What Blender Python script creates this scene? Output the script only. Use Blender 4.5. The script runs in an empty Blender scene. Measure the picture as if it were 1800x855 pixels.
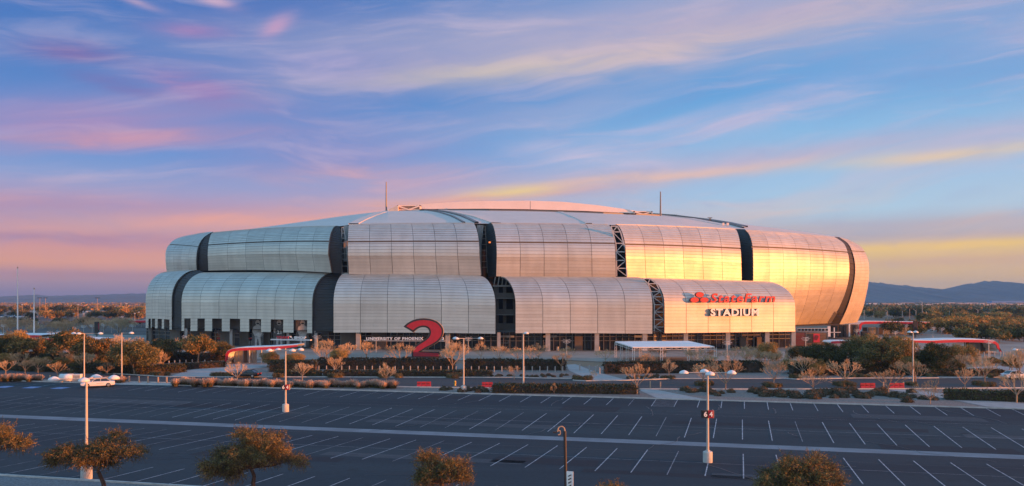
import bpy, math, random
import numpy as np
from mathutils import Vector, Matrix

# ------------------------------------------------------------------ camera, world, sun, exposure
S = bpy.context.scene
C = S.collection
F = 1547.0; HZ = 529.0; CH = 13.0          # focal length and horizon row (in photo pixels), eye height (m)
cam = bpy.data.cameras.new("camera"); camo = bpy.data.objects.new("camera", cam); C.objects.link(camo)
camo.location = (0, 0, CH); camo.rotation_euler = (math.radians(90), 0, 0)
cam.sensor_width = 36; cam.lens = 36 * F / 1800; cam.shift_y = (HZ - 427.5) / 1800
cam.clip_start = 0.5; cam.clip_end = 40000
S.camera = camo
S.view_settings.view_transform = 'Standard'; S.view_settings.look = 'None'
S.view_settings.exposure = 1.25; S.view_settings.gamma = 1.0
try:
    S.cycles.use_denoising = True
    S.cycles.max_bounces = 6; S.cycles.volume_bounces = 0
except Exception: pass

SUN_AZ = 104.5      # degrees clockwise from the view direction
SUN_EL = 2.9
def lin(c):
    c = c / 255.0
    return c / 12.92 if c <= 0.04045 else ((c + 0.055) / 1.055) ** 2.4
def rgb(r, g, b): return (lin(r), lin(g), lin(b), 1)

sl = bpy.data.lights.new("sun", 'SUN'); slo = bpy.data.objects.new("sun", sl); C.objects.link(slo)
sl.energy = 4.2; sl.angle = math.radians(0.5); sl.color = (1.0, 0.31, 0.075)
_a = math.radians(SUN_AZ); _e = math.radians(SUN_EL)
sdir = Vector((math.sin(_a) * math.cos(_e), math.cos(_a) * math.cos(_e), math.sin(_e)))
slo.rotation_euler = sdir.to_track_quat('Z', 'Y').to_euler()

world = bpy.data.worlds.new("World"); S.world = world; world.use_nodes = True
def build_sky():
    nt = world.node_tree; N = nt.nodes; L = nt.links; N.clear()
    def val(v):
        return v
    def math_(op, a, b=None, c=None, clamp=False):
        n = N.new('ShaderNodeMath'); n.operation = op; n.use_clamp = clamp
        for i, v in enumerate((a, b, c)):
            if v is None: continue
            if isinstance(v, (int, float)): n.inputs[i].default_value = v
            else: L.new(v, n.inputs[i])
        return n.outputs[0]
    add = lambda a, b: math_('ADD', a, b); mul = lambda a, b: math_('MULTIPLY', a, b); sub = lambda a, b: math_('SUBTRACT', a, b)
    def sstep(x, lo, hi):
        n = N.new('ShaderNodeMapRange'); n.interpolation_type = 'SMOOTHSTEP'
        L.new(x, n.inputs[0]); n.inputs[1].default_value = lo; n.inputs[2].default_value = hi
        return n.outputs[0]
    def gauss(x, c, w):
        d = math_('DIVIDE', sub(x, c), w)
        return math_('EXPONENT', mul(mul(d, d), -1.0))
    def ramp(x, stops):
        n = N.new('ShaderNodeValToRGB'); cr = n.color_ramp; cr.interpolation = 'EASE' if False else 'LINEAR'
        while len(cr.elements) < len(stops): cr.elements.new(0.5)
        for e, (p, c) in zip(cr.elements, stops): e.position = p; e.color = rgb(*c)
        L.new(x, n.inputs[0]); return n.outputs[0]
    def mix(f, a, b):
        n = N.new('ShaderNodeMix'); n.data_type = 'RGBA'; n.clamp_factor = True
        if isinstance(f, (int, float)): n.inputs[0].default_value = f
        else: L.new(f, n.inputs[0])
        for s, v in ((6, a), (7, b)):
            if isinstance(v, tuple): n.inputs[s].default_value = v
            else: L.new(v, n.inputs[s])
        return n.outputs[2]
    def noise(s, t, u=0.0, scale=1.0, detail=5, rough=0.55, dist=0.0):
        cmb = N.new('ShaderNodeCombineXYZ')
        for i, v in enumerate((s, t, u)):
            if isinstance(v, (int, float)): cmb.inputs[i].default_value = v
            else: L.new(v, cmb.inputs[i])
        n = N.new('ShaderNodeTexNoise'); n.inputs['Scale'].default_value = scale
        n.inputs['Detail'].default_value = detail; n.inputs['Roughness'].default_value = rough
        n.inputs['Distortion'].default_value = dist
        L.new(cmb.outputs[0], n.inputs['Vector']); return n.outputs[0]
    tc = N.new('ShaderNodeTexCoord'); sx = N.new('ShaderNodeSeparateXYZ'); L.new(tc.outputs['Generated'], sx.inputs[0])
    x, y, z = sx.outputs
    az = mul(math_('ARCTAN2', x, y), 57.2958)
    el = mul(math_('ARCSINE', math_('MAXIMUM', z, -0.2)), 57.2958)
    # row coordinate that stays level as in the photograph's flat projection inside the frame
    elc = math_('MAXIMUM', el, 0.0)
    e = math_('POWER', math_('DIVIDE', elc, 90.0), 0.5)          # 0..1, stretched near the horizon
    P = lambda d: math.sqrt(d / 90.0)
    right = ramp(e, [(0, (226, 186, 128)), (P(1.6), (234, 192, 126)), (P(2.8), (232, 194, 130)), (P(3.9), (176, 172, 184)), (P(5.6), (168, 204, 228)),
                     (P(7.5), (152, 196, 230)), (P(10.5), (120, 184, 228)), (P(13), (90, 162, 218)), (P(18), (104, 158, 212)), (P(40), (62, 104, 168)), (1, (40, 74, 138))])
    left = ramp(e, [(0, (138, 112, 142)), (P(.5), (152, 120, 144)), (P(1.2), (196, 140, 138)), (P(2.3), (232, 158, 128)), (P(3.3), (214, 150, 146)), (P(4.6), (196, 156, 168)), (P(6), (170, 156, 192)), (P(7.4), (138, 156, 204)),
                    (P(8.8), (96, 146, 208)), (P(11), (90, 136, 200)), (P(14), (60, 118, 190)), (P(18), (46, 106, 182)), (P(40), (42, 80, 148)), (1, (38, 68, 132))])
    sa = math_('SINE', mul(az, 1 / 57.2958))
    fr = sstep(sa, -0.34, 0.40)
    base = mix(fr, left, right)
    # clouds: coordinates that run in long streaks rising to the right
    tt = sub(el, mul(az, 0.10))
    wx = noise(mul(az, 0.05), mul(el, 0.13), 3.3, 1.0, 3, 0.5)
    azw = add(az, mul(sub(wx, 0.5), 22.0)); ttw = add(tt, mul(sub(wx, 0.5), 5.0))
    n1 = noise(mul(azw, 0.045), mul(ttw, 0.27), 1.7, 1.0, 6, 0.50, 0.15)
    n2 = noise(mul(add(azw, mul(ttw, 1.2)), 0.10), mul(ttw, 0.85), 8.1, 1.0, 6, 0.56, 0.35)
    n3 = noise(mul(azw, 0.30), mul(ttw, 1.2), 5.0, 1.0, 6, 0.6, 0.5)
    cl_hi = mix(sstep(az, -20, 12), rgb(168, 146, 184), rgb(186, 182, 208))
    cl_lo = mix(fr, rgb(236, 160, 142), rgb(232, 192, 162))
    lowf = sstep(el, 9.0, 3.5)
    ccol = mix(lowf, cl_hi, cl_lo)
    fade = sstep(el, 0.2, 3.0)
    m1 = mul(sstep(n1, 0.46, 0.74), 0.36)
    col = mix(mul(m1, fade), base, ccol)
    # individual banks
    def bank(cx, cy, slope, wx_, wy, amt, color, tex=0.5, warp=2.2):
        nonlocal col
        row = add(sub(el, mul(sub(az, cx), slope)), mul(sub(n1, 0.5), warp * 2))
        g = mul(gauss(az, cx, wx_), gauss(row, cy, wy))
        g = mul(g, add(1.0 - tex, mul(sstep(n2, 0.30, 0.68), tex * 1.5)))
        col = mix(mul(g, amt), col, rgb(*color))
    bank(9, 17.0, 0.06, 26, 2.0, 1.0, (176, 170, 196), 0.25, 1.2)
    bank(4, 15.2, 0.10, 15, 1.0, 0.85, (206, 186, 186), 0.45, 1.6)
    bank(-4, 14.2, 0.09, 8, .6, 0.7, (204, 192, 174), 0.6, 1.2)
    bank(-11, 14.0, 0.06, 7, 1.6, 0.55, (142, 144, 198), 0.5)
    bank(-26, 10.6, 0.10, 7.5, 1.25, 0.9, (164, 136, 184), 0.30, 1.6)
    bank(-24, 9.6, 0.12, 8, 0.6, 0.9, (206, 146, 164), 0.6, 1.6)
    bank(-19.5, 12.8, -0.10, 3.5, 0.8, 0.95, (146, 122, 180), 0.6, 1.4)
    bank(-26.5, 14.0, 0.0, 2.6, 0.5, 0.95, (116, 104, 168), 0.6, 1.2)
    bank(-24.5, 12.6, -0.1, 2.2, 0.35, 0.9, (120, 104, 168), 0.6, 1.2)
    bank(-20, 16.0, 0.05, 2.2, 0.55, 0.95, (150, 124, 180), 0.5, 1.0)
    bank(-15.0, 16.8, 0.5, 0.9, 0.55, 0.95, (186, 150, 188), 0.4, 0.5)
    bank(-18.8, 18.0, -0.2, 1.4, 0.35, 0.9, (190, 160, 190), 0.6, .5)
    bank(-23, 17.3, -0.2, 1.2, 0.2, 0.8, (186, 160, 190), 0.6, .5)
    bank(-12, 9.4, 0.02, 9, 2.0, 0.70, (140, 138, 192), 0.35)
    bank(-9, 8.3, 0.05, 6, 0.7, 0.75, (208, 160, 172), 0.6)
    bank(-3, 6.6, 0.08, 12, 0.8, 0.90, (226, 164, 150), 0.45, 1.4)
    bank(0.3, 7.2, 0.05, 2.8, 0.45, 0.9, (240, 212, 128), 0.4, .8)
    bank(16, 8.9, 0.05, 18, 0.8, 0.6, (188, 172, 196), 0.3, 1.2)
    bank(10, 8.0, 0.06, 10, 0.4, 0.75, (230, 188, 168), 0.6, 1.2)
    bank(27, 8.55, 0.05, 7, 0.34, 0.62, (240, 206, 146), 0.5, 0.6)
    bank(6, 9.6, -0.10, 5, 0.7, 0.6, (196, 190, 216), 0.9, 2.5)
    bank(13, 11.2, 0.12, 9, 0.6, 0.6, (190, 184, 214), 0.7, 1.6)
    bank(22, 13.4, 0.14, 7, 0.5, 0.5, (160, 176, 218), 0.8, 1.0)
    bank(-29, 5.4, 0.0, 14, 0.8, 0.8, (174, 140, 174), 0.4, 1.2)
    bank(-16, 4.8, 0.05, 9, 0.6, 0.9, (234, 164, 148), 0.5, 1.2)
    bank(-28, 3.6, 0.0, 12, 0.35, 0.8, (170, 128, 160), 0.6, 1.0)
    bank(-26, 1.5, 0.0, 14, 0.3, 0.6, (178, 128, 142), 0.5, .6)
    bank(27, 3.1, 0.02, 12, 0.34, 0.95, (248, 206, 104), 0.35, 0.4)
    bank(26, 2.2, 0.02, 14, 0.3, 0.6, (214, 172, 146), 0.4, 0.4)
    bank(24, 4.5, 0.0, 14, 0.4, 0.5, (186, 170, 178), 0.5, .8)
    # fine wisps
    wsp = mul(mul(sstep(n2, 0.46, 0.76), 0.34), mul(fade, sstep(el, 30, 14)))
    col = mix(wsp, col, mix(lowf, rgb(208, 190, 212), cl_lo))
    strk = mul(sstep(n3, 0.45, 0.80), 0.16)
    col = mix(mul(strk, fade), col, rgb(128, 142, 198))
    back = ramp(e, [(0, (196, 186, 170)), (P(2), (216, 208, 192)), (P(6), (220, 222, 216)), (P(14), (178, 212, 232)), (P(35), (112, 172, 214)), (1, (84, 148, 204))])
    vb = N.new('ShaderNodeVectorMath'); vb.operation = 'SCALE'; L.new(back, vb.inputs[0]); vb.inputs['Scale'].default_value = 1.5; back = vb.outputs[0]  # unseen sky behind and overhead, brightened to lift the ambient light
    ca = math_('COSINE', mul(az, 1 / 57.2958))
    col = mix(math_('MAXIMUM', mul(sstep(ca, 0.75, 0.1), 0.85), mul(sstep(el, 21, 34), 0.85)), col, back)
    # brighter, warmer sky round the low sun (outside the frame, to the right)
    vdot = N.new('ShaderNodeVectorMath'); vdot.operation = 'DOT_PRODUCT'
    L.new(tc.outputs['Generated'], vdot.inputs[0]); vdot.inputs[1].default_value = sdir
    ang = mul(math_('ARCCOSINE', math_('MINIMUM', vdot.outputs['Value'], 0.99999)), 57.2958)
    wide = mul(mul(gauss(ang, 0.0, 50.0), 0.85), sstep(el, 55, 10))
    col = mix(wide, col, (0.95, 0.40, 0.26, 1))
    glow = mul(gauss(ang, 0.0, 32.0), 0.9)
    col = mix(glow, col, (1.5, 0.48, 0.14, 1))
    # below the horizon: ground tone
    col = mix(sstep(el, -0.4, -2.5), col, rgb(96, 86, 82))
    nis = N.new('ShaderNodeTexSky'); nis.sky_type = 'NISHITA'; nis.sun_disc = False
    nis.sun_elevation = math.radians(SUN_EL); nis.sun_rotation = math.radians(SUN_AZ)
    bg1 = N.new('ShaderNodeBackground'); L.new(nis.outputs[0], bg1.inputs[0]); bg1.inputs[1].default_value = 0.05
    bg2 = N.new('ShaderNodeBackground'); L.new(col, bg2.inputs[0]); bg2.inputs[1].default_value = 0.475
    ad = N.new('ShaderNodeMixShader'); ad.inputs[0].default_value = 0.94; L.new(bg1.outputs[0], ad.inputs[1]); L.new(bg2.outputs[0], ad.inputs[2])
    o = N.new('ShaderNodeOutputWorld'); L.new(ad.outputs[0], o.inputs[0])
build_sky()

# ------------------------------------------------------------------ helpers
R = random.Random(7)
RN = np.random.RandomState(11)
ROW = (0.9677, -0.2520)      # along the parking rows (towards the right)
STL = (0.2520, 0.9677)       # along the stalls (away from the camera)
T_NEAR, T_GUT, T_KERB = 53.7, 86.3, 117.3
def gz(x, y):
    t = x * STL[0] + y * STL[1]
    if t < T_NEAR or t > T_KERB: return 0.0
    return -0.8 * (t - T_NEAR) / (T_GUT - T_NEAR) if t < T_GUT else -0.8 * (T_KERB - t) / (T_KERB - T_GUT)
def U(px, py, D): return Vector(((px - 900) / F * D, D, CH + (HZ - py) / F * D))
def G(px, py, z=0.0):
    g = 0.0
    for _ in range(6):
        D = (CH - g - z) * F / (py - HZ); x = (px - 900) / F * D
        g = gz(x, D)
    return Vector((x, D, g + z))
def TU(t, u, dz=0.0):
    x = t * STL[0] + u * ROW[0]; y = t * STL[1] + u * ROW[1]
    return Vector((x, y, gz(x, y) + dz))

def mat(name, col, rough=0.85, metal=0.0, var=0.0, scale=1.0, bump=0.0, col2=None, spec=None, trans=0.0, rnd=0.0, emit=None, detail=6, obj=True):
    m = bpy.data.materials.new(name); m.use_nodes = True
    nt = m.node_tree; N = nt.nodes; L = nt.links; b = N['Principled BSDF']
    b.inputs['Roughness'].default_value = rough; b.inputs['Metallic'].default_value = metal
    if spec is not None: b.inputs['Specular IOR Level'].default_value = spec
    c = tuple(col) + (1,); b.inputs['Base Color'].default_value = c
    if var or col2 or bump or rnd:
        tc = N.new('ShaderNodeTexCoord'); nz = N.new('ShaderNodeTexNoise')
        nz.inputs['Scale'].default_value = scale; nz.inputs['Detail'].default_value = detail; nz.inputs['Roughness'].default_value = 0.6
        L.new(tc.outputs['Object'] if obj else tc.outputs['Generated'], nz.inputs['Vector'])
        c2 = tuple(col2) + (1,) if col2 else tuple(max(0, v * (1 - var)) for v in col) + (1,)
        c1 = c if col2 else tuple(v * (1 + var) for v in col) + (1,)
        mr = N.new('ShaderNodeMapRange'); L.new(nz.outputs[0], mr.inputs[0]); mr.inputs[1].default_value = 0.34; mr.inputs[2].default_value = 0.66
        mx = N.new('ShaderNodeMix'); mx.data_type = 'RGBA'; L.new(mr.outputs[0], mx.inputs[0])
        mx.inputs[6].default_value = c1; mx.inputs[7].default_value = c2
        out = mx.outputs[2]
        if rnd:
            oi = N.new('ShaderNodeObjectInfo'); r2 = N.new('ShaderNodeMapRange'); L.new(oi.outputs['Random'], r2.inputs[0])
            r2.inputs[3].default_value = 1 - rnd; r2.inputs[4].default_value = 1 + rnd
            vm = N.new('ShaderNodeVectorMath'); vm.operation = 'SCALE'; L.new(out, vm.inputs[0]); L.new(r2.outputs[0], vm.inputs['Scale']); out = vm.outputs[0]
        L.new(out, b.inputs['Base Color'])
        if bump:
            bp = N.new('ShaderNodeBump'); bp.inputs['Strength'].default_value = bump; bp.inputs['Distance'].default_value = 0.05
            L.new(nz.outputs[0], bp.inputs['Height']); L.new(bp.outputs[0], b.inputs['Normal'])
    if trans:
        b.inputs['Transmission Weight'].default_value = trans
    if emit:
        b.inputs['Emission Color'].default_value = tuple(emit[:3]) + (1,); b.inputs['Emission Strength'].default_value = emit[3]
    return m

def tag(o, label=None, cat=None, group=None, kind=None):
    if label: o['label'] = label
    if cat: o['category'] = cat
    if group: o['group'] = group
    if kind: o['kind'] = kind
    return o
def thing(name, loc, label, cat, group=None, rz=0.0):
    o = bpy.data.objects.new(name, None); C.objects.link(o); o.location = loc; o.rotation_euler = (0, 0, rz)
    o.empty_display_size = 0.3
    return tag(o, label, cat, group)
ORD = "first second third fourth fifth sixth seventh eighth ninth tenth eleventh twelfth thirteenth fourteenth fifteenth sixteenth seventeenth eighteenth nineteenth twentieth".split()
TENS = ["", "", "twenty", "thirty", "forty", "fifty"]
def ordw(i):
    if i < 20: return ORD[i]
    n = i + 1
    if n % 10 == 0: return {20: "twentieth", 30: "thirtieth", 40: "fortieth", 50: "fiftieth"}[n]
    return TENS[n // 10] + "-" + ORD[n % 10 - 1]

class MB:
    def __init__(s): s.v = []; s.f = []; s.m = []; s.cur = 0
    def face(s, pts):
        i = len(s.v); s.v += [tuple(p) for p in pts]; s.f.append(tuple(range(i, i + len(pts)))); s.m.append(s.cur); return s
    def box(s, c, d, rz=0.0):
        cx, cy, cz = c; dx, dy, dz = d[0] / 2, d[1] / 2, d[2] / 2; ca, sa = math.cos(rz), math.sin(rz); i = len(s.v)
        for a, b, e in ((-1,-1,-1),(1,-1,-1),(1,1,-1),(-1,1,-1),(-1,-1,1),(1,-1,1),(1,1,1),(-1,1,1)):
            X, Y = a * dx, b * dy
            s.v.append((cx + X * ca - Y * sa, cy + X * sa + Y * ca, cz + e * dz))
        for q in ((0,3,2,1),(4,5,6,7),(0,1,5,4),(1,2,6,5),(2,3,7,6),(3,0,4,7)): s.f.append(tuple(i + k for k in q)); s.m.append(s.cur)
        return s
    def tube(s, p0, p1, r0, r1=None, n=6, caps=True):
        r1 = r0 if r1 is None else r1
        p0 = Vector(p0); p1 = Vector(p1); d = (p1 - p0)
        if d.length < 1e-6: return s
        d.normalize(); a = d.orthogonal().normalized(); b = d.cross(a); i = len(s.v)
        for p, r in ((p0, r0), (p1, r1)):
            for k in range(n):
                t = 2 * math.pi * k / n; s.v.append(tuple(p + (a * math.cos(t) + b * math.sin(t)) * r))
        for k in range(n): s.f.append((i + k, i + (k + 1) % n, i + n + (k + 1) % n, i + n + k)); s.m.append(s.cur)
        if caps:
            s.f.append(tuple(i + n - 1 - k for k in range(n))); s.f.append(tuple(i + n + k for k in range(n))); s.m += [s.cur, s.cur]
        return s
    def path(s, pts, r, n=6):
        for a, b in zip(pts, pts[1:]): s.tube(a, b, r, r, n)
        return s
    def lathe(s, prof, c=(0, 0, 0), n=12):
        i = len(s.v)
        for r, z in prof:
            for k in range(n):
                t = 2 * math.pi * k / n; s.v.append((c[0] + r * math.cos(t), c[1] + r * math.sin(t), c[2] + z))
        for j in range(len(prof) - 1):
            for k in range(n):
                a = i + j * n; s.f.append((a + k, a + (k + 1) % n, a + n + (k + 1) % n, a + n + k)); s.m.append(s.cur)
        s.f.append(tuple(i + n - 1 - k for k in range(n))); s.f.append(tuple(i + (len(prof) - 1) * n + k for k in range(n))); s.m += [s.cur, s.cur]
        return s
    def prism(s, poly, vec):
        vec = Vector(vec); n = len(poly); i = len(s.v)
        s.v += [tuple(p) for p in poly] + [tuple(Vector(p) + vec) for p in poly]
        s.f.append(tuple(range(i, i + n))); s.f.append(tuple(i + n + n - 1 - k for k in range(n))); s.m += [s.cur, s.cur]
        for k in range(n): s.f.append((i + k, i + n + k, i + n + (k + 1) % n, i + (k + 1) % n)); s.m.append(s.cur)
        return s
    def mesh(s, name, mats, off=None, smooth=False):
        me = bpy.data.meshes.new(name)
        v = s.v if off is None else [(a - off[0], b - off[1], c - off[2]) for a, b, c in s.v]
        me.from_pydata(v, [], s.f)
        for m in (mats if isinstance(mats, (list, tuple)) else [mats]): me.materials.append(m)
        if max(s.m or [0]) > 0: me.polygons.foreach_set('material_index', s.m)
        if smooth: me.polygons.foreach_set('use_smooth', [True] * len(me.polygons))
        me.update(); return me
    def build(s, name, mats, parent=None, world=False, smooth=False, **kw):
        off = None
        if world and parent is not None:
            q = parent; off = Vector((0, 0, 0))
            while q is not None: off = off + q.location; q = q.parent
        o = bpy.data.objects.new(name, s.mesh(name, mats, off, smooth)); C.objects.link(o)
        if parent is not None: o.parent = parent
        return tag(o, **kw)
def fix_normals(o):
    import bmesh
    bm = bmesh.new(); bm.from_mesh(o.data); bmesh.ops.recalc_face_normals(bm, faces=bm.faces); bm.to_mesh(o.data); bm.free()

def quads_mesh(name, V, mats, mi=None, tri=False):
    """V: (n,4,3) array of quads (or (n,3,3) of triangles)"""
    n, k = V.shape[0], V.shape[1]
    me = bpy.data.meshes.new(name)
    me.vertices.add(n * k); me.vertices.foreach_set('co', V.reshape(-1).astype(np.float32))
    me.loops.add(n * k); me.loops.foreach_set('vertex_index', np.arange(n * k, dtype=np.int32))
    me.polygons.add(n); me.polygons.foreach_set('loop_start', np.arange(0, n * k, k, dtype=np.int32))
    me.polygons.foreach_set('loop_total', np.full(n, k, dtype=np.int32))
    for m in (mats if isinstance(mats, (list, tuple)) else [mats]): me.materials.append(m)
    if mi is not None: me.polygons.foreach_set('material_index', mi.astype(np.int32))
    me.update(calc_edges=True); return me
def link(name, me, parent=None, loc=(0, 0, 0), rz=0, sc=1.0, **kw):
    o = bpy.data.objects.new(name, me); C.objects.link(o); o.location = loc; o.rotation_euler = (0, 0, rz)
    o.scale = (sc, sc, sc) if isinstance(sc, (int, float)) else sc
    if parent is not None: o.parent = parent
    return tag(o, **kw)
def copy_tree(o, parent=None):
    c = o.copy(); C.objects.link(c); c.parent = parent
    for ch in list(o.children): copy_tree(ch, c)
    return c
def proto_children(root):
    return root

# ------------------------------------------------------------------ materials
M = {}
M['asphalt'] = None
def road_material(name, base, dark, tint=(1, 1, 1)):
    m = bpy.data.materials.new(name); m.use_nodes = True; nt = m.node_tree; N = nt.nodes; L = nt.links; b = N['Principled BSDF']
    tc = N.new('ShaderNodeTexCoord')
    def noise(scale, vec=None, det=6, stretch=None, rough=0.6):
        n = N.new('ShaderNodeTexNoise'); n.inputs['Scale'].default_value = scale; n.inputs['Detail'].default_value = det; n.inputs['Roughness'].default_value = rough
        src = tc.outputs['Object']
        if stretch:
            mp = N.new('ShaderNodeMapping'); mp.inputs['Rotation'].default_value = (0, 0, math.radians(14.6)); mp.inputs['Scale'].default_value = stretch
            L.new(src, mp.inputs[0]); src = mp.outputs[0]
        L.new(src, n.inputs['Vector']); return n.outputs[0]
    def rng(x, a, b_, c=0.0, d=1.0):
        n = N.new('ShaderNodeMapRange'); L.new(x, n.inputs[0])
        for i, v in enumerate((a, b_, c, d)): n.inputs[i + 1].default_value = v
        return n.outputs[0]
    def mx(f, a, b_):
        n = N.new('ShaderNodeMix'); n.data_type = 'RGBA'; L.new(f, n.inputs[0])
        for s, v in ((6, a), (7, b_)):
            if isinstance(v, tuple): n.inputs[s].default_value = v
            else: L.new(v, n.inputs[s])
        return n.outputs[2]
    big = rng(noise(0.05, stretch=(0.18, 1.6, 1), det=5), 0.35, 0.65)     # long bands of traffic polish and old sealcoat
    c = mx(big, tuple(base) + (1,), tuple(dark) + (1,))
    fine = rng(noise(3.0, det=8), 0.3, 0.7)
    mul = N.new('ShaderNodeMix'); mul.data_type = 'RGBA'; mul.blend_type = 'MULTIPLY'; mul.inputs[0].default_value = 0.45
    L.new(c, mul.inputs[6]); cc = N.new('ShaderNodeValToRGB'); L.new(fine, cc.inputs[0]); cc.color_ramp.elements[0].color = (.45, .45, .45, 1); cc.color_ramp.elements[1].color = (1.25, 1.25, 1.25, 1)
    L.new(cc.outputs[0], mul.inputs[7]); c = mul.outputs[2]
    # oil drips
    sp = rng(noise(0.75, det=4), 0.63, 0.74, 0, 0.75); c = mx(sp, c, tuple(v * 0.35 for v in dark) + (1,))
    L.new(c, b.inputs['Base Color']); b.inputs['Roughness'].default_value = 0.9; b.inputs['Specular IOR Level'].default_value = 0.3
    bp = N.new('ShaderNodeBump'); bp.inputs['Strength'].default_value = 0.25; bp.inputs['Distance'].default_value = 0.02
    L.new(noise(14.0, det=4), bp.inputs['Height']); L.new(bp.outputs[0], b.inputs['Normal'])
    return m
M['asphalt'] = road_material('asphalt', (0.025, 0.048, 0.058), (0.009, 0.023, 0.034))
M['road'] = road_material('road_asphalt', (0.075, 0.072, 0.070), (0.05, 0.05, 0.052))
M['tar'] = mat('crack_sealer', (0.012, 0.013, 0.016), 0.5)
M['paint'] = mat('line_paint', (0.50, 0.52, 0.54), 0.75, var=0.0, scale=1.6, col2=(0.16, 0.18, 0.20))
M['paint_worn'] = mat('worn_line_paint', (0.30, 0.31, 0.33), 0.8, scale=1.2, col2=(0.07, 0.075, 0.085))
M['paint_blue'] = mat('blue_paint', (0.10, 0.22, 0.45), 0.75, var=0.2, scale=3)
M['conc'] = mat('concrete', (0.34, 0.33, 0.31), 0.9, var=0.14, scale=0.8, bump=0.2)
M['conc_gutter'] = mat('gutter_concrete', (0.15, 0.19, 0.215), 0.85, var=0.18, scale=0.35)
M['kerb'] = mat('kerb_concrete', (0.50, 0.49, 0.46), 0.85, var=0.15, scale=1.2)
M['plaza'] = mat('plaza_paving', (0.27, 0.235, 0.19), 0.85, var=0.2, scale=0.08, detail=8)
M['gravel'] = mat('gravel', (0.20, 0.165, 0.14), 0.95, var=0.4, scale=4.0, bump=0.6, detail=10)
M['gravel_near'] = mat('grey_gravel', (0.17, 0.17, 0.17), 0.95, var=0.4, scale=6.0, bump=0.6, detail=10)
M['earth'] = mat('desert_earth', (0.30, 0.19, 0.11), 0.95, scale=0.012, col2=(0.12, 0.10, 0.07), detail=10)
M['farlot'] = mat('far_asphalt', (0.085, 0.072, 0.058), 0.9, var=0.35, scale=0.05)
M['white'] = mat('white_metal', (0.72, 0.72, 0.70), 0.45, var=0.06, scale=1.5)
M['white_roof'] = mat('white_membrane', (0.78, 0.77, 0.74), 0.7, var=0.06, scale=0.3)
M['pole'] = mat('painted_pole', (0.50, 0.46, 0.40), 0.5, var=0.08, scale=2)
M['black'] = mat('black_metal', (0.02, 0.02, 0.022), 0.5)
M['dark'] = mat('charcoal_cladding', (0.045, 0.042, 0.042), 0.8, 0.0, var=0.1, scale=0.6)
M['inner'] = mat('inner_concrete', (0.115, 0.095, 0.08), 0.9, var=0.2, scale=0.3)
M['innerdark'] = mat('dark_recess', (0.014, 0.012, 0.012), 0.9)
M['glass'] = mat('dark_glazing', (0.02, 0.02, 0.022), 0.12, spec=0.6)
M['mull'] = mat('mullion_metal', (0.16, 0.15, 0.14), 0.5, 0.3)
M['steel'] = mat('truss_steel', (0.55, 0.52, 0.50), 0.5, 0.1)
M['red'] = mat('red_paint', (0.36, 0.012, 0.028), 0.45, var=0.1, scale=1.0)
M['redsign'] = mat('red_sign_face', (0.58, 0.025, 0.04), 0.5)
M['reddark'] = mat('dark_red_return', (0.16, 0.012, 0.018), 0.5)
M['white_sign'] = mat('white_sign_face', (0.85, 0.84, 0.80), 0.45)
M['fabric'] = mat('roof_fabric', (0.64, 0.56, 0.49), 0.75, var=0.05, scale=0.15)  # base warmed: some of the low sun's salmon is in the colour
M['fabric2'] = mat('roof_fabric_band', (0.86, 0.66, 0.54), 0.75, var=0.04, scale=0.15)  # sunlit salmon of the raised roof put into the base colour
M['wood'] = mat('slat_wood', (0.20, 0.12, 0.07), 0.7, var=0.2, scale=3)
M['tan'] = mat('tan_metal', (0.42, 0.30, 0.20), 0.6, var=0.1)
M['bark'] = mat('pale_bark', (0.30, 0.22, 0.15), 0.9, var=0.25, scale=6, rnd=0.2)
M['twig'] = mat('twig_bark', (0.46, 0.33, 0.19), 0.9, var=0.25, scale=2, rnd=0.25)
M['barkdark'] = mat('dark_bark', (0.075, 0.05, 0.038), 0.95, var=0.3, scale=6)
def leafm(name, c1, c2, rnd=0.2, scale=1.3):
    m = mat(name, c1, 0.8, scale=scale, col2=c2, rnd=rnd, spec=0.2, detail=3)
    return m
M['leaf_mesq'] = leafm('mesquite_leaves', (0.19, 0.15, 0.050), (0.11, 0.095, 0.034), 0.15)
M['leaf_mesq2'] = leafm('mesquite_leaves_pale', (0.32, 0.23, 0.08), (0.20, 0.15, 0.05), 0.15)
M['leaf_green'] = leafm('tree_leaves', (0.105, 0.10, 0.038), (0.060, 0.064, 0.026), 0.3)
M['leaf_green2'] = leafm('tree_leaves_pale', (0.30, 0.21, 0.07), (0.16, 0.13, 0.045), 0.3)
M['leaf_gold'] = leafm('sunlit_gold_leaves', (0.52, 0.31, 0.09), (0.30, 0.19, 0.06), 0.25)  # bright orange of sunlit treetops put into the leaf colour
M['leaf_hedge'] = leafm('hedge_leaves', (0.060, 0.056, 0.030), (0.030, 0.034, 0.020), 0.2, 2.0)
M['leaf_hedge2'] = leafm('hedge_leaves_olive', (0.11, 0.095, 0.038), (0.06, 0.06, 0.028), 0.2, 2.0)
M['leaf_shrub'] = leafm('shrub_leaves', (0.135, 0.105, 0.065), (0.085, 0.072, 0.048), 0.25, 3.0)
M['leaf_box'] = leafm('clipped_shrub_leaves', (0.17, 0.125, 0.055), (0.09, 0.072, 0.036), 0.2, 3.0)
M['grass'] = leafm('dry_grass', (0.60, 0.42, 0.32), (0.40, 0.28, 0.20), 0.2, 2.0)
M['grass2'] = leafm('green_grass_base', (0.15, 0.12, 0.055), (0.08, 0.075, 0.035), 0.2, 2.0)
M['mount'] = mat('mountain_rock', (0.075, 0.07, 0.06), 0.95, var=0.35, scale=0.002, detail=10)
M['barrier'] = mat('red_plastic_barrier', (0.42, 0.02, 0.03), 0.6, var=0.2, scale=1.5)
M['carwhite'] = mat('white_car_paint', (0.66, 0.67, 0.68), 0.22); M['carblack'] = mat('black_car_paint', (0.012, 0.012, 0.014), 0.18)
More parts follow.
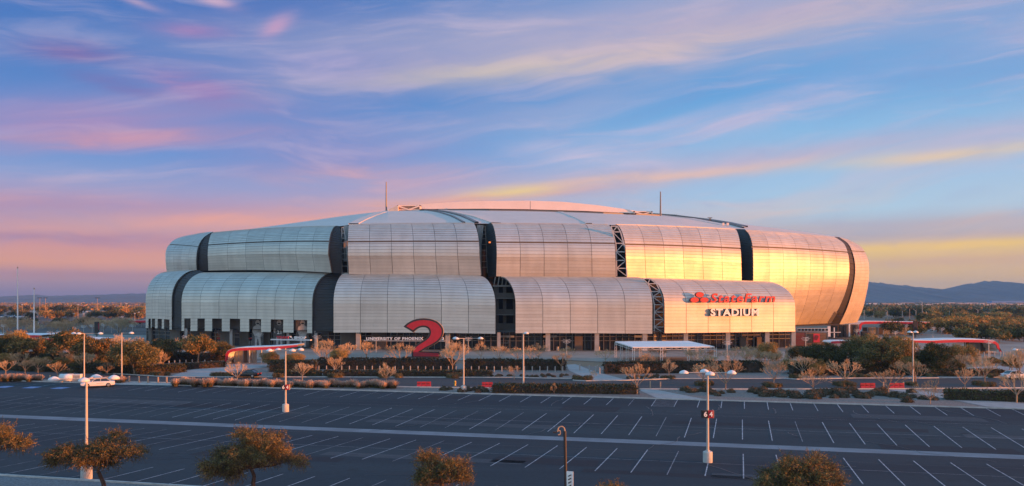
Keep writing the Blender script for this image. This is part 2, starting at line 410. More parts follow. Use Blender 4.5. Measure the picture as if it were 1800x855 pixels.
M['carsilver'] = mat('silver_car_paint', (0.42, 0.43, 0.45), 0.25, 0.6)
M['tyre'] = mat('tyre_rubber', (0.015, 0.015, 0.015), 0.9); M['rim'] = mat('alloy_rim', (0.5, 0.5, 0.5), 0.3, 0.8)
M['cglass'] = mat('car_glass', (0.02, 0.025, 0.03), 0.06, spec=0.8)
M['tail'] = mat('tail_lamp_plastic', (0.5, 0.02, 0.02), 0.3); M['headl'] = mat('headlamp_plastic', (0.7, 0.7, 0.7), 0.15)
M['yellow'] = mat('yellow_paint', (0.65, 0.42, 0.06), 0.5)
M['stucco'] = mat('stucco_wall', (0.42, 0.30, 0.22), 0.9, var=0.12, scale=0.2, rnd=0.35)
M['tileroof'] = mat('clay_roof', (0.24, 0.12, 0.08), 0.9, rnd=0.3, var=0.1)
M['farwhite'] = mat('white_shed', (0.6, 0.6, 0.62), 0.7); M['farblue'] = mat('blue_shed', (0.12, 0.25, 0.5), 0.6)
M['amber'] = mat('amber_lamp', (0.8, 0.3, 0.05), 0.5, emit=(1.0, 0.22, 0.05, 0.5))

def panel_material():
    m = bpy.data.materials.new('aluminium_panel'); m.use_nodes = True; nt = m.node_tree; N = nt.nodes; L = nt.links; b = N['Principled BSDF']
    b.inputs['Metallic'].default_value = 0.55
    at = N.new('ShaderNodeAttribute'); at.attribute_name = 'tone'
    tc = N.new('ShaderNodeTexCoord'); n = N.new('ShaderNodeTexNoise'); n.inputs['Scale'].default_value = 0.10; n.inputs['Detail'].default_value = 6
    mp = N.new('ShaderNodeMapping'); mp.inputs['Scale'].default_value = (1, 1, 1.6); L.new(tc.outputs['Object'], mp.inputs[0]); L.new(mp.outputs[0], n.inputs['Vector'])
    rr = N.new('ShaderNodeMapRange'); L.new(n.outputs[0], rr.inputs[0]); rr.inputs[1].default_value = .3; rr.inputs[2].default_value = .7; rr.inputs[3].default_value = .50; rr.inputs[4].default_value = .62
    L.new(rr.outputs[0], b.inputs['Roughness'])
    r2 = N.new('ShaderNodeMapRange'); L.new(at.outputs['Fac'], r2.inputs[0]); r2.inputs[3].default_value = .80; r2.inputs[4].default_value = 1.14
    vm = N.new('ShaderNodeVectorMath'); vm.operation = 'SCALE'; vm.inputs[0].default_value = (0.62, 0.59, 0.52); L.new(r2.outputs[0], vm.inputs['Scale'])
    n2 = N.new('ShaderNodeTexNoise'); n2.inputs['Scale'].default_value = 0.35; n2.inputs['Detail'].default_value = 8; mp2 = N.new('ShaderNodeMapping'); mp2.inputs['Scale'].default_value = (1, 1, 0.25)
    L.new(tc.outputs['Object'], mp2.inputs[0]); L.new(mp2.outputs[0], n2.inputs['Vector'])
    r3 = N.new('ShaderNodeMapRange'); L.new(n2.outputs[0], r3.inputs[0]); r3.inputs[1].default_value = .35; r3.inputs[2].default_value = .65; r3.inputs[3].default_value = .91; r3.inputs[4].default_value = 1.04
    vm2 = N.new('ShaderNodeVectorMath'); vm2.operation = 'SCALE'; L.new(vm.outputs[0], vm2.inputs[0]); L.new(r3.outputs[0], vm2.inputs['Scale'])
    L.new(vm2.outputs[0], b.inputs['Base Color'])
    return m
M['panel'] = panel_material()
M['seam'] = mat('seam_backing', (0.16, 0.15, 0.14), 0.8)
M['seamred'] = mat('brown_seam_channel', (0.12, 0.07, 0.045), 0.7)

# ------------------------------------------------------------------ ground, road, kerbs, markings
def sheet(name, pts, m, z=0.0, **kw):
    b = MB(); b.face([Vector((p[0], p[1], z)) for p in pts]); o = b.build(name, m, kind='structure', **kw)
    if o.data.polygons[0].normal.z < 0: o.data.flip_normals()
    return o
def gsheet(name, pxs, m, dz, parent=None, world=False):
    b = MB(); pts = []
    for p in pxs:
        q = G(*p); pts.append((q.x, q.y, q.z + dz))
    b.face(pts); o = b.build(name, m, parent=parent, world=world)
    if o.data.polygons[0].normal.z < 0: o.data.flip_normals()
    if parent is None: o['kind'] = 'structure'
    return o
# desert floor: one sheet to the horizon, pulled down under the car park's shallow valley
gm = MB()
def gq(x0, x1, y0, y1, z): gm.face([(x0, y0, z), (x1, y0, z), (x1, y1, z), (x0, y1, z)])
gm_pts_t = [-60, T_NEAR - 3, T_NEAR, T_GUT, T_KERB, T_KERB + 3]
def tu_plain(t, u, z): return (t * STL[0] + u * ROW[0], t * STL[1] + u * ROW[1], z)
for (ta, za), (tb, zb) in zip([(-200, -1.1), (T_KERB + 0.5, -1.1), (T_KERB + 0.6, -0.02)], [(T_KERB + 0.5, -1.1), (T_KERB + 0.6, -0.02), (14000, -0.02)]):
    gm.face([tu_plain(ta, -12000, za), tu_plain(ta, 12000, za), tu_plain(tb, 12000, zb), tu_plain(tb, -12000, zb)])
gm.build('ground', M['earth'], kind='structure')
def strip(name, t0, t1, u0, u1, m, dz, nseg=1, parent=None):
    b = MB()
    ts = [t0] + [t for t in (T_NEAR, T_GUT, T_KERB) if t0 < t < t1] + [t1]
    for a, c in zip(ts, ts[1:]):
        b.face([TU(a, u0, dz), TU(a, u1, dz), TU(c, u1, dz), TU(c, u0, dz)])
    o = b.build(name, m, parent=parent)
    if parent is None: o['kind'] = 'structure'
    return o
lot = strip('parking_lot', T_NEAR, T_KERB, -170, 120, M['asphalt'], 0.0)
strip('drainage_gutter', T_GUT - 1.15, T_GUT + 1.15, -170, 120, M['conc_gutter'], 0.006)
strip('near_gravel_bed', -30, T_NEAR - 0.15, -170, 120, M['gravel_near'], 0.03)
kb = MB()
for t in (T_NEAR - 0.08, T_KERB + 0.08):
    for k in range(-56, 40):
        u = k * 3.0; c = TU(t, u + 1.5); kb.box((c.x, c.y, 0.05), (2.985, 0.17, 0.20), -math.atan2(0.2520, 0.9677))
kb.build('kerb', M['kerb'], kind='structure')
# far side surfaces
sheet('planting_strip', [tu_plain(T_KERB + 0.17, -170, 0)[:2], tu_plain(T_KERB + 0.17, 120, 0)[:2], tu_plain(172, 130, 0)[:2], tu_plain(172, -190, 0)[:2]], M['gravel'], 0.05)
near_edge = [(-260, 664), (0, 668), (120, 671), (230, 673), (420, 676), (600, 679), (740, 682), (900, 684), (1050, 685), (1200, 685.5), (1350, 685.5), (1560, 685), (1700, 684), (1830, 683), (2000, 681)]
far_edge = [(2000, 664), (1800, 664), (1700, 665), (1620, 666), (1500, 666), (1400, 668), (1380, 666.7), (1185, 667), (1100, 670), (1030, 671), (1008, 670), (1007, 667), (900, 665), (560, 664), (400, 664), (290, 663.5), (200, 658), (130, 656), (80, 652), (0, 650), (-260, 646)]
gsheet('road', near_edge + far_edge, M['road'], 0.055)
kb = MB()
def kerbline(pxs, b, h=0.16, w=0.22):
    q = [G(*p) for p in pxs]
    for a, c in zip(q, q[1:]):
        d = (c - a); L_ = d.length; mid = (a + c) / 2
        b.box((mid.x, mid.y, 0.05 + h / 2 - 0.02), (L_ + 0.02, w, h), math.atan2(d.y, d.x))
kerbline(near_edge, kb); kerbline(far_edge, kb)
kb.build('road_kerb', M['kerb'], kind='structure')
gsheet('plaza', [(-500, 612), (-200, 636), (0, 636), (300, 634), (480, 632.5), (600, 633), (1000, 634), (1060, 637), (1340, 634), (1480, 636), (1700, 640), (2100, 640), (2300, 590), (1850, 574), (1500, 577), (1300, 600), (700, 600), (250, 590), (0, 584), (-300, 582)], M['plaza'], 0.062)
for pp in ([(298, 663.2), (372, 664), (402, 653), (480, 645), (560, 641), (560, 634), (470, 634), (398, 642), (361, 646), (323, 654)],
           [(996, 642), (1012, 641), (1045, 654), (1104, 669.5), (1040, 671), (1028, 665), (1000, 652)],
           [(1122, 686), (1150, 685.6), (1238, 702.5), (1158, 702.5)],
           [(1560, 686), (1606, 685.5), (1652, 692), (1722, 703.5), (1810, 711), (1810, 720), (1735, 716), (1695, 708), (1630, 696)],
           [(1590, 663), (1710, 646), (1850, 640), (2000, 640), (2000, 652), (1830, 655), (1640, 664)],
           [(205, 672.5), (300, 674), (306, 679), (196, 677)]):
    gsheet('footpath', pp, M['conc'], 0.068)
gsheet('bare_soil_bed', [(1104, 664), (1185, 655), (1345, 654), (1400, 660), (1380, 666), (1185, 666)], M['gravel'], 0.072)
# far car parks
sheet('left_car_park', [(-420, 300), (-95, 300), (-100, 420), (-150, 520), (-600, 620), (-900, 560)], M['farlot'], 0.03)
sheet('far_car_park', [(-900, 640), (-230, 560), (-240, 760), (-1000, 900)], M['farlot'], 0.03)
sheet('right_car_park', [(300, 420), (1100, 520), (1400, 900), (330, 800)], M['farlot'], 0.03)
sheet('far_road', [(-1200, 1010), (1600, 1010), (1600, 1050), (-1200, 1050)], M['conc'], 0.04)

# stall lines: each one a thin sheet lying on the car park
def pline(t0, t1, u, w=0.10, m='paint', dz=0.012):
    b = MB()
    ts = [t0] + [t for t in (T_GUT,) if t0 < t < t1] + [t1]
    for a, c in zip(ts, ts[1:]): b.face([TU(a, u - w / 2, dz), TU(a, u + w / 2, dz), TU(c, u + w / 2, dz), TU(c, u - w / 2, dz)])
    return b.build('parking_line', M[m], parent=lot)
SP = 2.82; U0 = -13.95
def inview(t, u):
    p = TU(t, u); px = 900 + p.x / p.y * F; return -60 < px < 1860
for k in range(-45, 35):
    u = U0 + k * SP
    left = u < -45
    for (a, b_, off) in ((110.8, T_KERB - 0.05, 0.25), (89.9, 102.5, 0), (68.5, 81.5, 0.0), (T_NEAR + 0.1, 60.3, 0)):
        if inview(a, u + off) or inview(b_, u + off):
            dim = (left and R.random() < .75) or R.random() < 0.12
            pline(a + R.uniform(-.25, .25), b_ - (R.uniform(0, .3) if b_ < 110 else 0), u + off + R.uniform(-.03, .03), 0.09 if not dim else 0.08, 'paint_worn' if dim else 'paint')
# centre joints running along the rows and the access hatches
for t, w in ((96.2, 0.09), (75.0, 0.09), (104.6, 0.05)):
    b = MB(); b.face([TU(t - w / 2, -170, .010), TU(t - w / 2, 110, .010), TU(t + w / 2, 110, .010), TU(t + w / 2, -170, .010)])
    b.build('row_joint', M['paint_worn'], parent=lot)
def hatch(u0, u1):
    b = MB(); n = 8
    for i in range(n):
        t = 111 + i * 0.75; a = TU(t, u0, .011); c = TU(t + 0.7, u1, .011); d = Vector((STL[0], STL[1], 0)) * 0.07
        b.face([a - d, c - d, c + d, a + d])
    a = TU(110.9, u0, .011); c = TU(110.9, u1, .011); d = Vector((STL[0], STL[1], 0)) * 0.07; b.face([a - d, c - d, c + d, a + d])
    b.build('hatched_marking', M['paint_worn'], parent=lot)
hatch(U0 + 0.25 + SP, U0 + 0.25 + 2 * SP); hatch(U0 + .25 + 20 * SP, U0 + .25 + 21.6 * SP)
for px, py in ((8, 680.5), (56, 681.5), (106, 682.5)):
    p = G(px, py); t = p.x * STL[0] + p.y * STL[1]; u = p.x * ROW[0] + p.y * ROW[1]
    b = MB(); b.face([TU(t - 1, u - 1, .012), TU(t - 1, u + 1, .012), TU(t + 1, u + 1, .012), TU(t + 1, u - 1, .012)])
    b.cur = 1
    q = TU(t, u, .018)
    for i in range(10):      # wheelchair symbol: ring, head and back
        a0 = i * 36; a1 = a0 + 36
        def pt(a, r): a = math.radians(a); return TU(t - .25 + math.sin(a) * r, u + math.cos(a) * r, .018)
        if 60 < a0 < 130: continue
        b.face([pt(a0, .38), pt(a0, .5), pt(a1, .5), pt(a1, .38)])
    b.face([TU(t - .2, u - .12, .018), TU(t - .2, u + .0, .018), TU(t + .5, u + .0, .018), TU(t + .5, u - .12, .018)])
    b.face([TU(t + .58, u - .16, .018), TU(t + .58, u + .06, .018), TU(t + .8, u + .06, .018), TU(t + .8, u - .16, .018)])
    b.build('disabled_bay_marking', [M['paint_blue'], M['paint']], parent=lot)
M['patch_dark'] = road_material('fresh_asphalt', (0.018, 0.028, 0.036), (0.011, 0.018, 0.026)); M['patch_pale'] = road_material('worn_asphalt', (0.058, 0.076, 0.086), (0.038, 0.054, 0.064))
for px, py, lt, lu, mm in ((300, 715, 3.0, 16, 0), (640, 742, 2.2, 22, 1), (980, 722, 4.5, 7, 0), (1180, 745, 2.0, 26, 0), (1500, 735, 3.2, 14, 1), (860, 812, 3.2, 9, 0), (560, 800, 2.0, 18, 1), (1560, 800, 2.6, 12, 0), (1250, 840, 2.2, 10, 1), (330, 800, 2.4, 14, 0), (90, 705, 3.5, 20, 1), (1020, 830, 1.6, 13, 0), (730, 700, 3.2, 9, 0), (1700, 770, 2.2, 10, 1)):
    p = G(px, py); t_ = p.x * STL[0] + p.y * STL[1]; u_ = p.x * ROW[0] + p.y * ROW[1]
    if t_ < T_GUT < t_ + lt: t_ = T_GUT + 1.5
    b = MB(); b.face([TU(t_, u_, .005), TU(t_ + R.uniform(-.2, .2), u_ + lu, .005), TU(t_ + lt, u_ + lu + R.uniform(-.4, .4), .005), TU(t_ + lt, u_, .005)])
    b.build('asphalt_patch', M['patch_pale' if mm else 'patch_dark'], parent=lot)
# crack sealer squiggles
def crack(t, u, n, dt, du, w=0.12):
    pts = []
    for i in range(n):
        pts.append((t, u)); t += dt * R.uniform(.5, 1.5) + R.uniform(-.3, .3); u += du * R.uniform(.3, 1.6) + R.uniform(-.35, .35)
    b = MB()
    for (ta, ua), (tb, ub) in zip(pts, pts[1:]):
        a = TU(ta, ua, .016); c = TU(tb, ub, .016); d = (c - a).normalized(); nn = Vector((-d.y, d.x, 0)) * w * R.uniform(.3, .6)
        b.face([a - nn, c - nn, c + nn, a + nn])
    b.build('crack_sealer', M['tar'], parent=lot)
for px, py, n, dt, du in ((1136, 715, 9, -.8, .1), (1195, 768, 8, -.9, -.4), (1262, 712, 7, -.9, -.1), (1246, 818, 8, -.9, .5), (1515, 775, 9, -1, 1.1), (1500, 722, 12, -1.0, .35),
                          (1235, 760, 5, -.8, -.3), (650, 758, 9, .9, .9), (760, 715, 8, 1.0, .6), (880, 720, 9, -1.2, -.5), (550, 700, 9, .9, .9), (250, 800, 10, .7, .9), (640, 836, 9, .5, 1.0),
                          (1020, 745, 9, -1, -.4), (1655, 720, 9, -1, .6), (1385, 760, 5, -.5, .2), (140, 810, 12, .5, 1.1), (480, 760, 12, .4, .9), (1360, 718, 6, -.8, .1), (1590, 740, 10, -.9, .9), (990, 700, 8, -1.1, -.1), (1420, 830, 9, .6, .6)):
    p = G(px, py); crack(p.x * STL[0] + p.y * STL[1], p.x * ROW[0] + p.y * ROW[1], n, dt, du)
for t, n in ((92.0, 1), (78.3, 1), (106.5, 1)):
    crack(t, -60, 60, 0.0, 2.0, 0.06)

# ------------------------------------------------------------------ the stadium
st = thing('stadium', (0, 232, 0), 'huge domed stadium clad in curved aluminium panels, grey on the left and gold at right', 'stadium')
def cr(p, t):
    n = len(p) - 1; x = min(max(t, 0), 1) * n; i = min(int(x), n - 1); f = x - i
    P = lambda k: p[min(max(k, 0), n)]
    a, b, c, d = P(i - 1), P(i), P(i + 1), P(i + 2)
    if i == 0: a = tuple(2 * b[k] - c[k] for k in range(3))
    if i + 2 > n: d = tuple(2 * c[k] - b[k] for k in range(3))
    return tuple(0.5 * ((2 * b[k]) + (-a[k] + c[k]) * f + (2 * a[k] - 5 * b[k] + 4 * c[k] - d[k]) * f * f + (-a[k] + 3 * b[k] - 3 * c[k] + d[k]) * f ** 3) for k in range(3))
def low_edge(xt, yt, xr, yr, Dr, dep=8.5):
    out = []
    for th in (0, 15, 30, 45, 60, 75, 90):
        g = math.sin(math.radians(th)); h = (1 - math.cos(math.radians(th))) * .50
        out.append((xt + (xr - xt) * g, yt + (yr - yt) * h, Dr + dep * (1 - g)))
    for h in (.63, .75, .88, 1.0): out.append((xr, yt + (yr - yt) * h, Dr + .5 * (h - .5)))
    return out
def up_edge(xt, yt, xm, ym, xb, yb, Dm, dep=10.0):
    out = []
    for th in (0, 15, 30, 45, 60, 75, 90):
        g = math.sin(math.radians(th)); h = (1 - math.cos(math.radians(th))) * .60
        out.append((xt + (xm - xt) * g, yt + (yb - yt) * h, Dm + dep * (1 - g)))
    for h in (.7, .8, .9, 1.0):
        k = (h - .6) / .4; out.append((xm + (xb - xm) * k, yt + (yb - yt) * h, Dm + 1.3 * k))
    return out
def shell(name, Lp, Rp, bays, rows, ease=1.0, bulge=0.0, dbulge=0.0, mats=None, backoff=0.35, openings=None, seam_row=None, label=None, wide=False):
    """curved cladding between two edges; one part, with one sub-part per vertical bay, every course tilted like a shingle"""
    def raw(u, v):
        a = cr(Lp, v); b = cr(Rp, v); k = 4 * u * (1 - u)
        # interpolate in world space horizontally, keep level courses
        x = a[0] + (b[0] - a[0]) * u; y = a[1] + (b[1] - a[1]) * u - bulge * k
        D = 1.0 / ((1 / a[2]) * (1 - u) + (1 / b[2]) * u) + dbulge * k
        return U(x, y, D)
    # arc-length courses measured on the middle line
    ss = [0.0]; prev = raw(.5, 0); NS = 120
    for i in range(1, NS + 1):
        p = raw(.5, i / NS); ss.append(ss[-1] + (p - prev).length); prev = p
    def vat(s):
        s *= ss[-1]
        for i in range(NS):
            if ss[i + 1] >= s: return (i + (s - ss[i]) / max(1e-6, ss[i + 1] - ss[i])) / NS
        return 1.0
    vs = [vat(i / rows) for i in range(rows + 1)]
    def nrm(u, v):
        e = 0.01; du = raw(min(1, u + e), v) - raw(max(0, u - e), v); dv = raw(u, min(1, v + e)) - raw(u, max(0, v - e))
        n = du.cross(dv); n.normalize()
        if n.y > 0 and abs(n.z) < .9: n = -n
        if n.z < -0.7: n = -n
        return n
    bk = MB()
    for i in range(rows):
        for j in range(bays * 2):
            ua, ub = (j / (bays * 2)) ** ease, ((j + 1) / (bays * 2)) ** ease
            um = (ua + ub) / 2; vm = (vs[i] + vs[i + 1]) / 2
            if openings:
                pm = cr(Lp, vm); pn = cr(Rp, vm); x = pm[0] + (pn[0] - pm[0]) * um; y = pm[1] + (pn[1] - pm[1]) * um
                if y > openings['y'] - 2: continue
            bk.face([raw(a, b) - nrm(a, b) * backoff for a, b in ((ua, vs[i]), (ub, vs[i]), (ub, vs[i + 1]), (ua, vs[i + 1]))])
    root = bk.build(name, [M['seam']] if mats is None else [mats[1]], parent=st, world=True)
    if label: root['label'] = label
    for j in range(bays):
        u0, u1 = (j / bays) ** ease, ((j + 1) / bays) ** ease
        mb = MB(); tones = []
        bayt = R.uniform(-.18, .18)
        wid = (raw(u1, .6) - raw(u0, .6)).length; g = 0.055 / max(wid, .1) * (u1 - u0)
        for i in range(rows):
            va, vb = vs[i], vs[i + 1]
            lip = 0.03 + R.uniform(0, .025); tl = R.uniform(-.012, .012)
            subs = [(u0 + g, u1 - g)]
            if openings:
                vm = (va + vb) / 2; pm = cr(Lp, vm); pn = cr(Rp, vm)
                ym = pm[1] + (pn[1] - pm[1]) * (u0 + u1) / 2
                if ym > openings['y']:
                    subs = []; cur = u0 + g
                    for (xa, xb) in openings['x']:
                        fa = (xa - pm[0]) / (pn[0] - pm[0]); fb = (xb - pm[0]) / (pn[0] - pm[0])
                        if fb < u0 or fa > u1: continue
                        if fa > cur: subs.append((cur, fa))
                        cur = max(cur, fb)
                    if cur < u1 - g: subs.append((cur, u1 - g))
            tone = min(1, max(0, .5 + bayt + R.uniform(-.14, .14)))
            gap = 0.045 * (vb - va)
            if seam_row is not None and i == seam_row: gap = 0.5 * (vb - va)
            for (a, b) in subs:
                ns = 2; pv = None
                for q in range(ns):
                    a_ = a + (b - a) * q / ns; b_ = a + (b - a) * (q + 1) / ns
                    n1, n2, n3, n4 = nrm(a_, va), nrm(b_, va), nrm(b_, vb), nrm(a_, vb)
                    A = raw(a_, va + gap) + n1 * (-.02); B = raw(b_, va + gap) + n2 * (-.02)
                    Cc = raw(b_, vb) + n3 * (lip + tl); Dd = raw(a_, vb) + n4 * (lip - tl)
                    mb.face([A, Dd, Cc, B]); tones.append(tone)
                    mb.face([Dd, Dd - n4 * .3, Cc - n3 * .3, Cc]); tones.append(.2)
        if not mb.f: continue
        o = mb.build('cladding_bay', M['panel'] if mats is None else mats[0], parent=root, world=True)
        at = o.data.attributes.new('tone', 'FLOAT', 'FACE'); at.data.foreach_set('value', tones)
    return root
P1L = low_edge(361, 479, 319, 582, 258); P1R = low_edge(584, 480, 549, 586, 235)
P2L = low_edge(608, 480, 586, 585, 232); P2R = low_edge(842, 485, 871, 587, 224.5)
P3L = low_edge(878, 486, 906, 586, 224.5); P3R = low_edge(1120, 487.5, 1147, 587, 226)
P4L = low_edge(1133, 488.5, 1168, 586, 227.5); P4R = low_edge(1340, 494.5, 1398, 583, 240)
P0R = low_edge(346, 475, 302, 580, 262); P0L = low_edge(294, 478, 256, 577, 275, 12)
shell('lower_cladding', P0L, P0R, 4, 25, 1.0, 1.0, openings=dict(y=561, x=[(261, 265), (267, 272.5), (277, 284.5), (288.5, 298)]), label='far left lower curved cladding with small square openings')
shell('lower_cladding', P1L, P1R, 7, 25, 1.0, 0.8, openings=dict(y=561.5, x=[(324, 335), (347, 360), (373, 390), (404, 422), (438, 459), (476, 498), (516, 540)]), label='grey lower cladding with seven openings in its foot')
shell('lower_cladding', P2L, P2R, 6, 25, 1.0, 1.0, label='grey lower cladding behind the red figure two')
shell('lower_cladding', P3L, P3R, 5, 25, 1.0, 0.5, label='pale pink lower cladding in the middle')
shell('lower_cladding', P4L, P4R, 6, 25, 1.0, 0.0, label='salmon lower cladding carrying the name letters')
U1L = up_edge(375, 408.5, 365, 443, 366, 476, 272); U1R = up_edge(592, 397, 577, 433, 583, 479.5, 237)
U2L = up_edge(614, 394, 611, 430, 613, 482, 236); U2R = up_edge(830, 391.5, 843, 430, 846, 485, 233)
U3L = up_edge(862, 392, 873, 430, 872, 486, 233); U3R = up_edge(1067, 394, 1082, 440, 1083, 488, 236)
U4L = up_edge(1080, 394, 1100, 440, 1102, 489, 237); U4R = up_edge(1291, 402.5, 1303, 437, 1304, 495, 256)
U0L = [(352, 410, 320), (318, 417, 315), (301, 426, 309), (292, 440, 303), (291, 458, 300), (293, 479, 300)]
U0R = [(374, 407.5, 285), (359, 417, 280), (350, 430, 277), (346.5, 442, 275), (345, 458, 275), (346, 476, 276.5)]
shell('upper_cladding', U0L, U0R, 4, 24, 1.0, 0.5, seam_row=13, label='far left upper curved cladding')
shell('upper_cladding', U1L, U1R, 7, 24, 0.93, 2.4, seam_row=13, label='long grey upper cladding at left')
shell('upper_cladding', U2L, U2R, 6, 24, 1.0, 0.5, seam_row=13, label='grey upper cladding above the red figure two')
shell('upper_cladding', U3L, U3R, 5, 24, 1.0, 0.3, seam_row=13, label='pinkish upper cladding in the middle')
shell('upper_cladding', U4L, U4R, 6, 24, 1.0, 1.0, seam_row=13, label='peach upper cladding right of the open truss')
R0L = [(1309, 403, 266), (1318, 415, 260), (1323, 436, 256.5), (1324, 462, 256), (1324, 490, 256.5), (1323, 520, 258), (1320, 550, 261), (1316, 580, 265)]
R0R = [(1466, 416, 299), (1483, 428, 292), (1490.5, 445, 288), (1493, 465, 286.5), (1492, 490, 287), (1486, 515, 290), (1474, 543, 296), (1457, 571.5, 303)]
R1L = [(1475, 417, 302), (1491, 429, 295), (1499, 446, 291), (1503, 466, 290), (1502, 491, 291), (1497, 516, 294), (1488, 544, 300), (1475, 571, 307)]
R1R = [(1488, 420, 345), (1512, 433, 335), (1522, 446, 328), (1527, 464, 322), (1527, 492, 320), (1523, 517, 322), (1516, 545, 327), (1507, 567, 333)]
shell('end_cladding', R0L, R0R, 7, 42, 0.92, 1.2, seam_row=12, label='tall golden cladding on the right end')
shell('end_cladding', R1L, R1R, 3, 42, 0.8, 0.0, seam_row=12, label='narrow golden cladding at the far right end')
dk = (M['dark'], M['innerdark'])
def darkshell(A, B, push=1.2, bays=1, rows=24, lab='dark charcoal reveal between two cladding curves'):
    n = 20
    A = [cr(A, i / n) for i in range(n + 1)]; B = [cr(B, i / n) for i in range(n + 1)]
    A = [(a[0], a[1], a[2] + push) for a in A]; B = [(b[0], b[1], b[2] + push) for b in B]
    return shell('reveal_wall', A, B, bays, rows, mats=dk, label=lab, backoff=.2)
darkshell(U0R, U1L, 1.5); darkshell(P0R, P1L, 1.5)
darkshell(U1R, [(597, 397.5, 246), (601, 420, 240), (601, 450, 238.2), (600, 481, 239)], 1.0)
darkshell(P1R, [(601, 478, 243), (596, 492, 240), (588, 520, 235.8), (586, 550, 234.2), (586, 585, 234)], 1.0)
darkshell([(852, 395, 246), (854, 420, 244), (856, 450, 242), (858, 487, 241)], U3L, 1.0, lab='dark reveal with an orange lit streak left of the middle upper cladding')
darkshell([(x - 2, y, D + 4) for x, y, D in U4R], R0L[:6], 1.5)
darkshell(R0R, R1L, 1.0)
# closing shells round the back, so the building is whole from any side
def backshell():
    b = MB(); hs = [(4.6, .97), (13, 1.0), (20, 1.0), (27, .98), (33, .93), (35, .86)]
    pts = [Vector((-114, 335, 0)), Vector((-98, 395, 0)), Vector((-50, 440, 0)), Vector((10, 455, 0)), Vector((75, 440, 0)), Vector((115, 400, 0)), Vector((127, 356, 0))]
    cx, cy = 10, 340
    q = lambda p, h: Vector((cx + (p.x - cx) * h[1], cy + (p.y - cy) * h[1], h[0]))
    for a, c in zip(pts, pts[1:]):
        for h0, h1 in zip(hs, hs[1:]): b.face([q(a, h0), q(c, h0), q(c, h1), q(a, h1)])
    def scl(z): return float(np.interp(z, [h[0] for h in hs], [h[1] for h in hs]))
    for edge, p in ((R1R, pts[-1]), (U0L, pts[0]), (P0L, pts[0])):
        w = [U(*n) for n in edge]
        for u, v in zip(w, w[1:]): b.face([u, q(p, (u.z, scl(u.z))), q(p, (v.z, scl(v.z))), v])
    b.build('rear_cladding', M['panel'], parent=st, world=True, smooth=False)
backshell()
# inner building mass seen through the slots
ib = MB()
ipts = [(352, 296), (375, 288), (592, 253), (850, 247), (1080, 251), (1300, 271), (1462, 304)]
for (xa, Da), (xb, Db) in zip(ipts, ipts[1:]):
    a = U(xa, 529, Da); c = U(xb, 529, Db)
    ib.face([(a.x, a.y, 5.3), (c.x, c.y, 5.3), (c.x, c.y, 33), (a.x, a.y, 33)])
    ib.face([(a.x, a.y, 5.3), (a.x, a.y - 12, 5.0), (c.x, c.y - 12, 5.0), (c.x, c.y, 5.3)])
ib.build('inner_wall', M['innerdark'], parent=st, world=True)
# lower slot (between the second and third lower cladding): concrete frame with floors and openings
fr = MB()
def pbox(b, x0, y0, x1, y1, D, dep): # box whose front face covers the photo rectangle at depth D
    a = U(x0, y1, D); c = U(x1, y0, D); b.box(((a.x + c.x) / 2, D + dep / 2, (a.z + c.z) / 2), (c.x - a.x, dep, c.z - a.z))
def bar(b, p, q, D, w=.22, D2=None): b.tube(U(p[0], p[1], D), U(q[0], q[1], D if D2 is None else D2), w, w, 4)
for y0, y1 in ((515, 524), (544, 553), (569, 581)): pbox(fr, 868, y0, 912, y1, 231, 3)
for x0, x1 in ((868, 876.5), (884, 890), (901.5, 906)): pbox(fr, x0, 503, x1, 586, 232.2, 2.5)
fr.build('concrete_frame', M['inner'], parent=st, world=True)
for y in (525.5, 554.5, 582.5): fr = MB(); pbox(fr, 868, y - 1.6, 912, y, 230.6, .5); fr.build('balcony_rail', M['mull'], parent=st, world=True)
fr = MB()
for i in range(6): bar(fr, (868 + i * 7, 503), (871 + i * 6.5, 487), 232, .18)
bar(fr, (866, 503), (906, 503), 231.5, .3)
fr.build('open_truss', M['mull'], parent=st, world=True)
# trusses
def truss(name, Lx, Rx, ys, D, w=.2, m='steel', zig=True, lab=None):
    b = MB()
    for i in range(len(ys) - 1):
        la, ra, lb, rb = Lx(ys[i]), Rx(ys[i]), Lx(ys[i + 1]), Rx(ys[i + 1])
        bar(b, (la, ys[i]), (lb, ys[i + 1]), D, w); bar(b, (ra, ys[i]), (rb, ys[i + 1]), D, w)
        bar(b, (la, ys[i]), (ra, ys[i]), D, w * .8)
        if zig:
            if i % 2: bar(b, (la, ys[i]), (rb, ys[i + 1]), D, w * .7)
            else: bar(b, (ra, ys[i]), (lb, ys[i + 1]), D, w * .7)
    o = b.build(name, M[m], parent=st, world=True)
    if lab: o['label'] = lab
def interp(pts):
    xs = [p[0] for p in pts]; ys = [p[1] for p in pts]
    return lambda y: float(np.interp(y, xs, ys))
truss('open_truss', interp([(398, 1074), (430, 1083), (486, 1084)]), interp([(398, 1085), (412, 1093), (445, 1100), (486, 1102)]), [398, 408, 428, 443, 458, 472, 486], 238, .22)
truss('open_truss', interp([(488, 1128), (500, 1140), (530, 1150), (586, 1150)]), interp([(488, 1140), (500, 1155), (525, 1166), (586, 1168)]), [490, 499, 513, 522, 536, 549, 562, 575, 586], 229.5, .2)
truss('glazing_lattice', lambda y: 601, interp([(398, 603), (420, 608), (481, 612), (500, 604), (510, 602)]), [400, 410, 419, 427, 436, 446, 456, 468, 480, 492, 505], 242, .12, zig=False)
truss('glazing_lattice', interp([(395, 846), (486, 846)]), interp([(395, 853), (486, 857)]), [398, 405, 412, 420, 430, 440, 450, 460, 470, 480], 240, .1, zig=False, m='mull')
